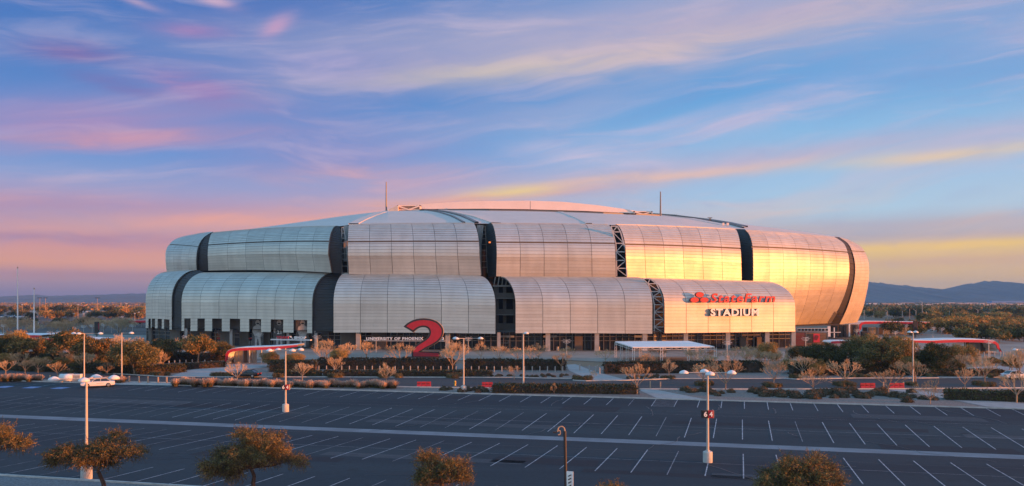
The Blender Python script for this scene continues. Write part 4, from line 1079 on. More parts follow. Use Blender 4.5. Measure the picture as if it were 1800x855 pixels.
def leafy_tree(seed, h, w, nclump, nleaf, leaf, m1, m2, trunk_h=.35, bark='bark', droop=.3, flat=.75, fine=True, crook=.25):
    rs = np.random.RandomState(seed); rr = random.Random(seed); clumps = []
    zc = h * (trunk_h + (1 - trunk_h) * .5)
    for i in range(nclump):
        a = rr.uniform(0, 6.283); q = math.sqrt(rr.uniform(0.02, 1)); x = math.cos(a) * q * w * .36; y = math.sin(a) * q * w * .36
        z = h * trunk_h + (h * (1 - trunk_h)) * rr.uniform(.22, .86) * (1 - .35 * q * q)
        s = w * rr.uniform(.10, .20); clumps.append((x, y, z, s, s, s * flat))
    P = blob_pts(rs, clumps, nleaf, .35)
    Q = leaf_quads(P, leaf, leaf * .32, rs, droop)
    mi = (rs.uniform(size=len(P)) < .35).astype(int)
    segs = []; p = Vector((0, 0, 0)); r = h * .022 + .03; d = Vector((rr.uniform(-crook, crook), rr.uniform(-crook, crook), 1)).normalized()
    for i in range(4):
        q = p + d * (h * trunk_h * .3); segs.append((tuple(p), tuple(q), r, r * .9)); p = q; r *= .9; d = (d + Vector((rr.uniform(-crook, crook), rr.uniform(-crook, crook), .2))).normalized()
    for c in clumps[:14]:
        t = Vector(c[:3]); m_ = (p + t) / 2 + Vector((rr.uniform(-.2, .2), rr.uniform(-.2, .2), -.15 * h * .2)); segs.append((tuple(p), tuple(m_), r * .55, r * .35)); segs.append((tuple(m_), tuple(t), r * .35, r * .12))
    A, B = norm_pair(tubes_np(segs, 5), Q, h, w)
    return quads_mesh('trunk', A, M[bark]), quads_mesh('crown', B, [m1, m2], mi)
def put_tree(name, meshes, loc, label, cat='tree', group=None, rz=None, sc=1.0, loc_sc=None):
    t = thing(name, loc, label, cat, group, rz if rz is not None else R.uniform(0, 6.28)); t.scale = (sc, sc, sc) if isinstance(sc, (int, float)) else sc
    link('trunk', meshes[0], t); link('crown', meshes[1], t)
    return t

# near desert trees at the foot of the picture
def near_tree(seed, px, base_y_D, crown, label, trunk_pts, nleaf=26000, leafm_=('leaf_mesq', 'leaf_mesq2')):
    D = base_y_D; rs = np.random.RandomState(seed); rr = random.Random(seed)
    base = U(px, 529, D); base.z = 0.03
    t = thing('mesquite_tree', base, label, 'tree', 'desert trees along the near edge of the car park')
    clumps = []
    for (x, y, rx, ry) in crown:
        for k in range(7):
            c = U(x + rr.uniform(-.7, .7) * rx, y + rr.uniform(-.6, .6) * ry, D + rr.uniform(-1.6, 1.6)); s = D / F
            clumps.append((c.x - base.x, c.y - base.y, c.z, rx * s * rr.uniform(.25, .55), rx * s * rr.uniform(.3, .7), ry * s * rr.uniform(.25, .55)))
    # sprigs: leaves gathered on short twigs
    nt = nleaf // 10; S0 = blob_pts(rs, clumps, nt, .25)
    dirs = rs.normal(size=(nt, 3)); cc = np.array([c[:3] for c in clumps]).mean(0); dirs += (S0 - cc) * .5; dirs /= np.linalg.norm(dirs, axis=1, keepdims=True); dirs[:, 2] -= .15
    LL = rs.uniform(.25, .85, nt)[:, None]
    tt_ = rs.uniform(0, 1, (nt, 10, 1)); P = (S0[:, None, :] + dirs[:, None, :] * LL[:, None, :] * tt_ + rs.normal(size=(nt, 10, 3)) * .045).reshape(-1, 3)
    Q = leaf_quads(P, .10, .030, rs, .25); mi = np.repeat((rs.uniform(size=nt) < .4).astype(int), 10)
    link('crown', quads_mesh('crown', Q, [M[leafm_[0]], M[leafm_[1]]], mi), t)
    tw = [(tuple(S0[i]), tuple(S0[i] + dirs[i] * LL[i] * 1.1), .012, .005) for i in range(0, nt)]
    link('twigs', quads_mesh('twigs', tubes_np(tw, 3), M['barkdark']), t)
    segs = []; pts = [base.copy()] + [U(x, y, D) for x, y in trunk_pts]; pts = [p - Vector((base.x, base.y, 0)) for p in pts]; pts[0] = Vector((0, 0, 0)); r = .16
    for a, b in zip(pts, pts[1:]): segs.append((tuple(a), tuple(b), r, r * .85)); r *= .85
    top = pts[-1]
    for c in clumps[::2]:
        e = Vector(c[:3]); m_ = top.lerp(e, .5) + Vector((0, 0, -.15)); segs.append((tuple(top), tuple(m_), .055, .035)); segs.append((tuple(m_), tuple(e), .035, .012))
    link('trunk', quads_mesh('trunk', tubes_np(segs, 6), M['barkdark']), t)
near_tree(1, -48, 57, [(-5, 768, 24, 16), (22, 774, 24, 13), (-35, 775, 26, 18), (44, 778, 15, 8), (12, 760, 12, 8), (-60, 785, 24, 18)], 'brown desert tree cut off by the left edge of the picture', [(-44, 820), (-38, 795)], 18000)
near_tree(2, 186, 57, [(125, 798, 34, 18), (165, 790, 32, 22), (200, 786, 26, 20), (98, 806, 20, 12), (225, 793, 22, 12), (180, 808, 26, 14), (205, 768, 12, 8), (240, 790, 14, 5)], 'spreading desert tree with a looped trunk beside the leftmost lamp', [(182, 850), (176, 838), (172, 828), (178, 820), (186, 822), (184, 812)], 30000)
near_tree(3, 447, 56, [(400, 815, 36, 26), (440, 785, 34, 26), (470, 800, 36, 26), (430, 808, 40, 24), (505, 803, 28, 15), (440, 763, 28, 9), (375, 820, 18, 12), (480, 775, 20, 14)], 'largest brown desert tree in the foreground, left of centre', [(445, 850), (447, 838), (441, 824)], 46000)
near_tree(4, 777, 52, [(755, 812, 18, 12), (800, 820, 20, 14), (775, 833, 34, 14), (745, 838, 16, 12), (808, 836, 14, 10)], 'small brown desert treetop at the bottom centre', [(777, 850)], 22000)
near_tree(5, 1410, 50, [(1375, 832, 30, 20), (1425, 830, 34, 18), (1460, 835, 28, 18), (1400, 845, 40, 18), (1350, 845, 20, 14), (1390, 815, 16, 9), (1440, 812, 22, 9)], 'golden brown desert treetop at the bottom right', [(1410, 858)], 40000)
near_tree(6, 1075, 47, [(1060, 868, 14, 9), (1078, 866, 16, 8)], 'tip of a desert tree just peeking over the bottom edge', [(1075, 875)], 5000)

BT = [bare_tree(s, sp, tr, nl) for s, sp, tr, nl in ((1, 1.0, .27, 6), (2, 1.15, .22, 6), (3, .9, .28, 5), (4, 1.05, .24, 7), (5, 1.2, .2, 6))]
GT = [leafy_tree(s, 6.0, w, 26, 11000, .27, M[a], M[b], th, 'bark') for s, w, a, b, th in
      ((21, 7.5, 'leaf_green', 'leaf_green2', .28), (22, 7.0, 'leaf_green', 'leaf_green', .25), (23, 6.6, 'leaf_green', 'leaf_gold', .28), (24, 8.0, 'leaf_green2', 'leaf_gold', .22))]
def tree_h(by, ty):
    p = G(900, by); return (by - ty) / F * p.y, p
bare = [ # base x, base y, top y, width px, label
 (10, 659, 634, 34, 'small orange-lit bare tree at the far left of the road'),
 (44, 657, 632, 30, 'dim leafless tree behind the far left grass row'),
 (101, 664, 637, 32, 'bright orange bare tree behind the white utility tanks'),
 (118, 648, 618, 40, 'pale leafless tree among shrubs left of the thin lamp post'),
 (188, 659, 637, 36, 'orange bare tree just above the white car'),
 (282, 653, 636, 20, 'short bare tree between two clipped bushes at left'),
 (417, 671, 638, 38, 'bare tree with pink-lit twigs in front of the black car'),
 (531, 671, 638, 38, 'leafless tree right of the red sign lamp post'),
 (590, 657, 628, 34, 'bare tree with clipped bushes left of the giant figure'),
 (679, 673, 639, 40, 'bare tree with its trunk at the road kerb below the giant figure'),
 (575, 633, 597, 48, 'orange-crowned bare tree right of the shop sign'),
 (644, 632, 600, 50, 'bare tree under the white entrance lettering'),
 (705, 650, 603, 56, 'wide pale bare tree covering the foot of the red figure'),
 (795, 655, 601, 58, 'tall pale bare tree right of the red figure'),
 (845, 633, 600, 34, 'bare tree right of the tall central lamp post'),
 (878, 640, 607, 40, 'bare tree below the open concrete slot'),
 (947, 635, 604, 34, 'dark bare tree on the plaza right of the slim lamp'),
 (987, 652, 621, 40, 'grey bare tree at the right end of the long hedge'),
 (904, 668, 644, 32, 'low tangled bare tree at the foot of the slim lamp'),
 (974, 693, 674, 16, 'very small leafless sapling in the front hedge'),
 (1043, 671, 652, 14, 'thin orange sapling beside the curved path'),
 (1064, 637, 615, 34, 'dark little bare tree left of the white shade canopy'),
 (1120, 694, 640, 54, 'bare tree with white trunk at the end of the front hedge'),
 (1133, 655, 621, 40, 'orange-topped bare tree behind the white-trunked one'),
 (1176, 662, 631, 34, 'bare tree with clipped bush below the white canopy'),
 (1236, 675, 640, 44, 'bare tree with orange bushes just behind the 64 lamp'),
 (1275, 687, 628, 62, 'broad bare tree right of the 64 lamp'),
 (1315, 652, 632, 30, 'low bare tree in front of the dark hedge at right'),
 (1360, 677, 636, 50, 'symmetric bare tree standing in the road island'),
 (1429, 687, 646, 58, 'wide twiggy bare tree before the round grey shrubs'),
 (1410, 662, 626, 46, 'bright orange bare tree left of the dark green crown'),
 (1485, 677, 633, 58, 'pale spreading bare tree with four clipped bushes at its foot'),
 (1562, 693, 650, 62, 'low wide bare tree between the two red barriers'),
 (1610, 676, 636, 54, 'bare tree right beside the tall right lamp post'),
 (1635, 711, 668, 52, 'lone bare tree on gravel beside the right footpath'),
 (1696, 685, 648, 40, 'pink bare tree left of the last road island'),
 (1731, 676, 628, 50, 'bright golden bare tree with three clipped bushes at its foot'),
 (1787, 709, 655, 62, 'white-trunked bare tree in front of the right hedge'),
 (1792, 668, 612, 44, 'orange bare tree at the right edge below the lamp head'),
]
for i, (x, by, ty, w, lab) in enumerate(bare):
    h, p = tree_h(by, ty); p = G(x, by); h = (by - ty) / F * p.y; wm = w / F * p.y
    put_tree('bare_tree', BT[i % 5], (p.x, p.y, .04), lab, group='leafless young trees round the road', sc=(wm / 4.6 * 1.0, wm / 4.6, h / 4.2))
for i, (x, by, ty, w) in enumerate(((160, 633, 592, 40), (205, 634, 590, 46), (245, 634, 593, 48), (312, 632, 596, 40), (330, 630, 600, 30), (1155, 640, 612, 34), (1250, 640, 616, 40), (1320, 640, 618, 36), (1390, 640, 606, 26), (1345, 640, 603, 34), (1245, 652, 625, 50), (1640, 650, 610, 40), (1575, 640, 610, 36))):
    p = G(x, by); h = (by - ty) / F * p.y; wm = w / F * p.y
    put_tree('bare_tree', BT[(i + 2) % 5], (p.x, p.y, .04), ordw(i) + ' from the left of the bare twiggy trees standing back on the plaza edge', group='bare trees along the plaza edge', sc=(wm / 4.6, wm / 4.6, h / 4.2))
green = [(7, 638, 592, 62, 1, 'dark rounded tree at the far left'), (50, 640, 594, 62, 2, 'green tree with an orange-lit top, second from the far left'),
 (75, 637, 602, 30, 1, 'small dark tree beneath the pale station roof'), (124, 645, 583, 66, 2, 'tall tree with a bright orange top behind the leftmost lamp'),
 (167, 652, 596, 64, 2, 'broad tree with gold top between the two slim lamps'), (237, 659, 601, 76, 0, 'wide olive tree with a leaning trunk right of the slim lamp'),
 (286, 642, 598, 62, 0, 'rounded olive tree with lit top left of the bollards'), (347, 643, 591, 56, 2, 'gold-topped tree in front of the column'),
 (388, 634, 602, 42, 0, 'small olive tree left of the red canopy'), (25, 625, 583, 44, 3, 'gold bushy tree before the far left station roof'),
 (1350, 643, 604, 38, 3, 'thin olive tree below the stadium letters'), (1402, 640, 610, 38, 1, 'small dark green tree left of the big dark pair'),
 (1446, 655, 606, 66, 1, 'large dark green tree below the gate screen'), (1500, 652, 598, 54, 0, 'dark green tree with dense crown right of the gate'),
 (1545, 660, 600, 76, 0, 'broad olive tree in front of the red strip canopy'), (1590, 655, 594, 52, 3, 'golden tree left of the tall right lamp post'),
 (1645, 660, 606, 54, 1, 'dark round tree in front of the right canopy'), (1692, 652, 608, 50, 3, 'gold-lit tree under the right canopy roof'),
 (1520, 640, 590, 60, 3, 'pale gold tree rising behind the olive pair'), (1568, 640, 592, 40, 2, 'mixed gold tree between olive and golden ones')]
for i, (x, by, ty, w, k, lab) in enumerate(green):
    p = G(x, by); h = (by - ty) / F * p.y; wm = w / F * p.y; ref = (7.5, 7, 6.6, 8)[k]
    put_tree('leafy_tree', GT[k], (p.x, p.y, .04), lab, group='leafy trees in front of the plaza', sc=(wm / ref * 1.08, wm / ref * 1.08, h / 6.0 * 1.03))

extra = sorted([(R.uniform(1385, 1800), R.uniform(648, 662)) for _ in range(16)] + [(R.uniform(0, 250), R.uniform(645, 655)) for _ in range(9)] + [(R.uniform(455, 600), R.uniform(640, 648)) for _ in range(4)])
for i, (x, y) in enumerate(extra):
    p = G(x, y); s_ = R.uniform(.38, .6); k = R.choice((3, 3, 2, 0))
    put_tree('bushy_tree', GT[k], (p.x, p.y, .04), ordw(i) + ' low bushy tree from the left in the beds behind the road', 'bush', 'low bushy trees in the beds behind the road', sc=(s_, s_, s_ * .9))
more = sorted([(R.uniform(1180, 1420), R.uniform(640, 650)) for _ in range(7)] + [(R.uniform(1520, 1800), R.uniform(655, 668)) for _ in range(8)] + [(R.uniform(560, 1000), R.uniform(634, 640)) for _ in range(7)] + [(R.uniform(20, 300), R.uniform(650, 657)) for _ in range(6)])
for i, (x, y) in enumerate(more):
    p = G(x, y); s_ = R.uniform(.75, 1.05)
    put_tree('bare_tree', BT[i % 5], (p.x, p.y, .04), ordw(i) + ' from the left of the scattered thin leafless trees in the back beds', group='thin leafless trees in the back beds', sc=(s_, s_, s_ * .9))
# hedges and shrubs ---------------------------------------------------
def hedge(name, x0, x1, by, ty, dep, label, m1, m2, seed, by1=None, dens=1.0):
    by1 = by if by1 is None else by1
    a = G(x0, by); c = G(x1, by1); d = c - a; L_ = d.length; d.normalize(); n = Vector((-d.y, d.x, 0))
    if n.y < 0: n = -n
    h = (by - ty) / F * a.y * (1.0)
    o = thing(name, a, label, 'hedge', 'clipped hedges round the road')
    rs = np.random.RandomState(seed); N_ = int(L_ * dep * h * 55 * dens) + 800
    N_ = min(N_, 30000)
    s = rs.uniform(0, L_, N_); w = rs.uniform(0, dep, N_); z = rs.uniform(0, h, N_)
    k = rs.randint(0, 3, N_); w = np.where(k == 0, rs.uniform(0, .18, N_) * dep, w); z = np.where(k == 1, h * rs.uniform(.88, 1.0, N_), z)
    wob = .5 * np.sin(s * .9 + seed) + .5 * np.sin(s * 2.3 + 1) + .4 * np.sin(s * 4.7 + 2); z = z * (1 + .05 * wob); w = w + .10 * np.sin(s * 1.7) + .06 * np.sin(s * 5)
    e = np.minimum(s, L_ - s) ; z = z * np.clip(.72 + e / 1.6, 0, 1)
    P = np.outer(s, np.array(d)) + np.outer(w, np.array(n)); P[:, 2] += z
    Q = leaf_quads(P, .24, .12, rs, -.1); mi = (rs.uniform(size=N_) < .3).astype(int)
    link('foliage', quads_mesh('foliage', Q, [M[m1], M[m2]], mi), o)
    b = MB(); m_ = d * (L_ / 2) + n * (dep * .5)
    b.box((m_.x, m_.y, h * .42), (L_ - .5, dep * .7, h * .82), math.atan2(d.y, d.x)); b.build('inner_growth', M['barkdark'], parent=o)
hedge('hedge', 556, 800, 650, 630, 2.2, 'long dark hedge behind the bollards, part left of the pale tree', 'leaf_hedge', 'leaf_hedge', 1, 651)
hedge('hedge', 815, 996, 651, 632, 2.2, 'long dark hedge behind the bollards, right part ending at the path', 'leaf_hedge', 'leaf_hedge', 2, 652)
hedge('hedge', 1062, 1345, 658, 637, 2.2, 'dark hedge in front of the white shade canopy', 'leaf_hedge', 'leaf_hedge', 3, 656)
hedge('hedge', 565, 866, 663, 652, 2.4, 'low olive hedge in front of the bollards', 'leaf_hedge2', 'leaf_hedge', 4, 663)
hedge('hedge', 862, 1124, 692, 676, 2.2, 'front olive hedge along the car park edge in the centre', 'leaf_hedge2', 'leaf_hedge', 5, 694.5)
hedge('hedge', 1660, 1830, 704, 686, 2.6, 'front dark hedge at the right edge beside the path', 'leaf_hedge2', 'leaf_hedge', 6, 709)
hedge('hedge', 306, 400, 652, 641, 2, 'dark low hedge behind the bollards at left', 'leaf_hedge', 'leaf_hedge', 7, 646)
hedge('hedge', 240, 330, 660, 646, 4, 'dark shrubby hedge below the olive trees', 'leaf_hedge', 'leaf_hedge2', 8, 655)
hedge('hedge', 20, 130, 653, 641, 4, 'low olive hedge behind the far left road', 'leaf_hedge2', 'leaf_hedge', 9, 656)
hedge('hedge', 130, 235, 657, 640, 4, 'dark shrub bank behind the orange bare tree', 'leaf_hedge', 'leaf_hedge2', 10, 659)
hedge('hedge', -60, 20, 650, 638, 4, 'olive hedge at the far left edge', 'leaf_hedge2', 'leaf_hedge', 11, 652)
hedge('hedge', 470, 556, 655, 634, 2.2, 'dark hedge right of the red canopy', 'leaf_hedge', 'leaf_hedge2', 12, 655)
hedge('hedge', 480, 562, 662, 652, 2.2, 'low olive hedge below the red canopy', 'leaf_hedge2', 'leaf_hedge', 13, 663)
hedge('hedge', 1395, 1480, 661, 641, 4, 'dark undergrowth beneath the big green tree', 'leaf_hedge', 'leaf_hedge2', 14, 661)
hedge('hedge', 1505, 1600, 661, 640, 4, 'dark undergrowth beneath the broad olive tree', 'leaf_hedge', 'leaf_hedge2', 15, 661)
hedge('hedge', 1612, 1700, 663, 650, 3, 'green hedge behind the right road', 'leaf_hedge2', 'leaf_hedge', 16, 662)
hedge('hedge', 1700, 1770, 662, 652, 3, 'green hedge behind the golden bare tree', 'leaf_hedge2', 'leaf_hedge', 17, 660)
hedge('hedge', 355, 400, 636, 622, 3, 'dark hedge left of the red canopy end', 'leaf_hedge', 'leaf_hedge2', 18, 634)

hedge('hedge', -60, 60, 640, 620, 4, 'tall dark undergrowth beneath the far left trees', 'leaf_hedge', 'leaf_green', 21, 641)
hedge('hedge', 66, 150, 643, 622, 4, 'tall undergrowth beneath the orange-topped trees', 'leaf_green', 'leaf_hedge', 22, 645)
hedge('hedge', 152, 262, 647, 624, 4, 'tall dark undergrowth right of the leftmost lamp', 'leaf_hedge', 'leaf_green', 23, 645)
hedge('hedge', 264, 352, 640, 622, 4, 'tall dark hedge behind the left bollards', 'leaf_hedge', 'leaf_hedge', 24, 637)
hedge('hedge', 1420, 1500, 652, 632, 4, 'tall dark growth between the two darkest trees', 'leaf_hedge', 'leaf_green', 25, 653)
hedge('hedge', 1550, 1680, 656, 634, 4, 'tall olive growth behind the tall right lamp post', 'leaf_green', 'leaf_hedge', 26, 655)
def shrub_mesh(seed, r=.6, n=420, flat=.75, m=('leaf_shrub', 'leaf_shrub'), leaf=.13, boxy=False):
    rs = np.random.RandomState(seed); d = rs.normal(size=(n, 3)); d /= np.linalg.norm(d, axis=1, keepdims=True); d[:, 2] = np.abs(d[:, 2])
    if boxy: d = np.sign(d) * np.abs(d) ** .6; 
    lump = 1 + .16 * np.sin(d[:, 0] * 4 + seed) * np.cos(d[:, 1] * 5) if not boxy else 1.0
    P = d * (r * rs.uniform(.72, 1.0, n) * lump)[:, None]; P[:, 2] *= flat * 1.25
    Q = leaf_quads(P, leaf, leaf * .5, rs, -.3); core = []
    for i in range(8):
        a0, a1 = i * math.pi / 4, (i + 1) * math.pi / 4
        for (r0, z0, r1, z1) in ((.8, 0, .75, .5), (.75, .5, .3, .85)):
            core.append([(r * r0 * math.cos(a0), r * r0 * math.sin(a0), r * flat * z0), (r * r0 * math.cos(a1), r * r0 * math.sin(a1), r * flat * z0), (r * r1 * math.cos(a1), r * r1 * math.sin(a1), r * flat * z1 * 1.1), (r * r1 * math.cos(a0), r * r1 * math.sin(a0), r * flat * z1 * 1.1)])
    Q = np.concatenate([Q, np.array(core)], 0); mi = (rs.uniform(size=len(Q)) < .3).astype(int)
    return quads_mesh('shrub', Q, [M[m[0]], M[m[1]]], mi)
SH = [shrub_mesh(31 + i, .62, 520, .7) for i in range(4)]; BX = [shrub_mesh(41 + i, .62, 520, .8, ('leaf_box', 'leaf_box'), .11, True) for i in range(3)]
def grass_mesh(seed, n=420):
    rs = np.random.RandomState(seed); a = rs.uniform(0, 6.283, n); r = rs.uniform(0, .28, n); P = np.stack([np.cos(a) * r, np.sin(a) * r, np.zeros(n)], 1)
    lean = rs.uniform(.1, .75, n); d = np.stack([np.cos(a) * lean, np.sin(a) * lean, np.ones(n)], 1); d /= np.linalg.norm(d, axis=1, keepdims=True); h = rs.uniform(.5, 1.0, n)[:, None]
    s = np.stack([-np.sin(a), np.cos(a), np.zeros(n)], 1) * .022
    mid = P + d * h * .55; tip = P + d * h; tip[:, 2] -= lean * .22; tip += rs.normal(size=(n, 3)) * .04
    q1 = np.stack([P - s, P + s, mid + s * .9, mid - s * .9], 1); q2 = np.stack([mid - s * .9, mid + s * .9, tip + s * .7, tip - s * .7], 1)
    return quads_mesh('grass', np.concatenate([q1, q2], 0), [M['grass2'], M['grass']], np.concatenate([np.zeros(n), np.ones(n)]))
GR = [grass_mesh(51 + i) for i in range(3)]
def row_of(name, meshes, pts, labelf, cat, group, sc=(.8, 1.2), zs=1.0):
    for i, (x, y) in enumerate(pts):
        p = G(x, y); s = R.uniform(*sc)
        link(name, meshes[i % len(meshes)], None, (p.x, p.y, .05), R.uniform(0, 6.28), (s, s, s * zs), label=labelf(i), cat=cat, group=group)
n = 44; pts = []
for i in range(n):
    x = 306 + (690 - 306) * i / (n - 1) + R.uniform(-2, 2); pts.append((x, 681 + (x - 306) * .0105 - R.uniform(.5, 3.5)))
row_of('grass_clump', GR, pts, lambda i: ordw(i) + ' grass clump from the left in the front row before the canopy', 'grass clump', 'pink ornamental grasses in the long front row', (1.15, 1.6), .9)
pts = [(x + R.uniform(-1, 1), 671.5 + R.uniform(-2.5, 0)) for x in range(-6, 78, 7)]
row_of('grass_clump', GR, pts, lambda i: ordw(i) + ' grass clump from the left in the far left row', 'grass clump', 'pink ornamental grasses at far left', (1.15, 1.5), .9)
pts = [(x, 674.5 - R.uniform(0, 2)) for x in (178, 186, 194, 202, 209, 216)]
row_of('grass_clump', GR, pts, lambda i: ordw(i) + ' grass clump from the left behind the white car', 'grass clump', 'grasses behind the white car', (1.0, 1.3), .9)
def clus(x0, x1, y0, y1, n): return [(R.uniform(x0, x1), R.uniform(y0, y1)) for _ in range(n)]
sh_pts = sorted(clus(1312, 1350, 688, 694, 6) + clus(1340, 1400, 689, 699, 15) + clus(1400, 1480, 690, 702, 20) + clus(1462, 1500, 690, 697, 4) + clus(1480, 1560, 688, 702, 22) + [(1572, 699), (1590, 701), (1602, 691), (1604, 700), (1622, 703), (1640, 704), (1595, 708), (1205, 688)])
row_of('grey_shrub', SH, sh_pts, lambda i: ordw(i % 50) + (' round' if i < 50 else ' low') + ' grey shrub from the left on the gravel bed right of the 64 lamp', 'shrub', 'grey desert shrubs on the right gravel bed', (.95, 1.6), .9)
sh2 = [(1214, 691), (1222, 690), (1232, 689), (1245, 690), (1252, 694), (1262, 697), (1268, 693), (1285, 691), (1240, 686), (812, 690), (822, 688), (834, 687), (845, 686), (790, 686), (780, 687), (840, 691), (853, 690)]
row_of('grey_shrub', SH, sh2, lambda i: ordw(i) + ' small grey shrub counted in the front gravel beside the lamp feet', 'shrub', 'small shrubs beside the lamp feet', (.8, 1.2))
# clipped bushes in groups at the tree feet
boxes = [(272, 661), (281, 662), (292, 661), (376, 662), (386, 662.5), (396, 662), (404, 663), (582, 664), (590, 664.5), (597, 664), (674, 665), (694, 664), (701, 664.5), (792, 665), (800, 666), (806, 664), (1014, 669), (1024, 669.5), (1034, 669), (486, 664), (494, 664), (1167, 667), (1180, 667), (1230, 679), (1240, 680), (1247, 678), (1350, 681), (1360, 682), (1368, 681), (1394, 666), (1402, 666.5), (1470, 678), (1479, 680), (1487, 679), (1497, 680), (1488, 664.5), (1499, 665), (1508, 664), (1518, 665), (1528, 664.5), (1598, 678), (1606, 679), (1641, 663), (1634, 663), (1718, 678), (1730, 680), (1742, 680), (1748, 664), (1740, 664.5), (48, 654), (70, 655), (60, 653), (115, 655), (126, 656)]
row_of('clipped_bush', BX, boxes, lambda i: ordw(i % 50) + (' clipped rounded bush' if i < 50 else ' extra clipped rounded bush') + ' counting along the tree feet beside the road', 'bush', 'clipped bushes at the feet of road trees', (.95, 1.35))
gl = sorted(clus(870, 1010, 661, 664.5, 22) + clus(830, 866, 662, 664, 6))
row_of('low_shrub', SH, gl, lambda i: ordw(i) + ' low dry shrub from the left before the right bollards', 'shrub', 'low dry shrubs before the bollards', (.5, .8))
gl = sorted(clus(1105, 1160, 665, 667, 6) + clus(1120, 1178, 662, 667, 8))
row_of('low_shrub', SH, gl, lambda i: ordw(i) + ' low shrub from the left beside the curved path end', 'shrub', 'low shrubs beside the curved path', (.6, .9))

# ------------------------------------------------------------------ lamps
def dome_head(b, c, r=.41):
    b.lathe([(r * .35, -.13), (r * .93, -.10), (r, -.04), (r * .88, .07), (r * .5, .17), (r * .15, .22)], c, 14)
def lamp_post(loc, h, label, heads, sign=None, base=True, rad=.12, group='tall white lamp posts in the car park', rot=0.0):
    t = thing('lamp_post', loc, label, 'lamp post', group, rot)
    if base:
        b = MB(); b.lathe([(.40, -.3), (.40, .85), (.36, .92), (.2, .93)], n=16); b.build('concrete_base', M['kerb'], parent=t, smooth=False)
    b = MB(); b.tube((0, 0, .9 if base else 0), (0, 0, h), rad, rad * .62, 10); b.lathe([(.2, .93), (.2, 1.0), (.12, 1.03)], n=8) if base else None; b.build('pole', M['pole'], parent=t, smooth=False)
    b = MB()
    for (dx, dy) in heads: b.tube((0, 0, h - .05), (dx, dy, h - .02), .045, .035, 6)
    b.build('arm', M['pole'], parent=t)
    for (dx, dy) in heads:
        b = MB(); dome_head(b, (dx, dy, h - .05)); o = b.build('lamp_head', M['white'], parent=t, smooth=True)
    if sign:
        z = sign[1]; b = MB(); b.box((-.23, -.16, z), (.44, .08, .64)); b.build('sign_panel', M['black'], parent=t)
        b = MB(); b.box((.23, -.16, z), (.44, .08, .64)); b.build('sign_panel', M['red'], parent=t)
        b = MB(); b.box((.47, .08, z), (.05, .5, .64)); b.build('sign_side', M['tan'], parent=t); b = MB(); b.box((-.47, .08, z), (.05, .5, .64)); b.build('sign_side', M['black'], parent=t)  # right side tan: the low sun's orange is put into its colour
        for ch, cx in zip(sign[0], (-.23, .23)):
            o = letters(ch, None, Vector((cx - .14, -.225, z - .2)), Vector((cx + .14, -.225, z - .2)), .42, M['white_sign'], .03, .03)[0]; o.parent = t; o.name = 'digit'
    return t
def at_g(x, y): return G(x, y)
p = at_g(1244, 813); lamp_post(p, 7.55, 'near lamp post with the 64 sign and four white dome heads', [(-2.0, 0), (2.0, 0), (0, 1.3), (-.1, -1.3)], ('64', 4.05))
p = at_g(502, 724); lamp_post(p, 7.55, 'lamp post with a red sign in the left middle of the car park', [(-1.8, -.6), (-1.0, .8), (1.7, .9), (.95, -.8)], ('64', 3.0), rot=.1)
p = at_g(152, 842); lamp_post(p, 7.35, 'nearest lamp post, at left, its concrete base lit orange', [(-2.2, -.35), (1.6, .9), (0, 1.5), (.4, -1.2)])
p = at_g(815, 690); lamp_post(p, 7.7, 'central lamp post on a block at the car park edge', [(-1.2, .4), (2.4, .1), (-1.0, -.6)])
p = at_g(920, 676); lamp_post(p, 8.0, 'slim lamp post with a single short arm right of centre', [(.45, -.1)], base=False, rad=.14)
p = at_g(214, 667); lamp_post(p, 7.7, 'slim lamp post with one right-hand arm behind the white car', [(1.6, 0)], base=False)
p = at_g(148, 669); lamp_post(p, 7.7, 'slim lamp post with four heads right behind the nearest post', [(-1.8, .2), (2.6, .1), (-.6, -.6)], base=False)
p = at_g(1605, 677); lamp_post(p, 8.2, 'tall slim lamp post rising in front of the right canopy', [(-.5, 0), (.5, .2)], base=False)
p = at_g(1840, 668); lamp_post(p, 5.0, 'lamp post just outside the right edge, its head reaching in', [(-5.2, 0)], base=False)
# dark curled lamp in the foreground
gp = U(997, 529, 44); gp.z = 0.0
t = thing('curled_lamp_post', gp, 'black pole with a curled copper hook at the bottom centre', 'lamp post')
H_ = CH - (758 - HZ) / F * 44
b = MB(); b.tube((0, 0, 0), (-.12, 0, H_), .085, .075, 10); b.build('pole', M['black'], parent=t)
pts = [Vector((-.12, 0, H_))]; 
for i in range(9): a_ = math.radians(20 + i * 17); pts.append(Vector((-.30 + .17 * math.cos(a_), 0, H_ + .06 + .17 * math.sin(a_))))
for i in range(8): a_ = math.radians(150 - i * 38); pts.append(Vector((-.42 - .0 + .085 * math.cos(a_), 0, H_ - .0 + .11 * math.sin(a_) - .08)))
b = MB(); b.path(pts, .035, 6); b.build('curled_arm', M['tan'], parent=t)
b = MB(); b.box((-.62, 0, H_ - .05), (.2, .16, .08)).tube((-.62, 0, H_ - .05), (-.44, 0, H_ + .04), .02, .02, 5); b.build('camera_head', M['black'], parent=t)
b = MB(); zc = CH - (838 - HZ) / F * 44 - .1; b.box((.13, -.1, zc - .25), (.34, .03, 1.25), -.3); lb = b.build('label_plate', M['white_sign'], parent=t)
for i in range(6):
    b = MB(); z0 = zc + .18 - i * .17
    b.prism([(.03, -.155, z0 - .02), (.19, -.205, z0 + .07), (.19, -.205, z0 + .02), (.03, -.155, z0 - .07)], (0, .02, 0)); o = b.build('printed_mark', M['black'], parent=t); fix_normals(o)

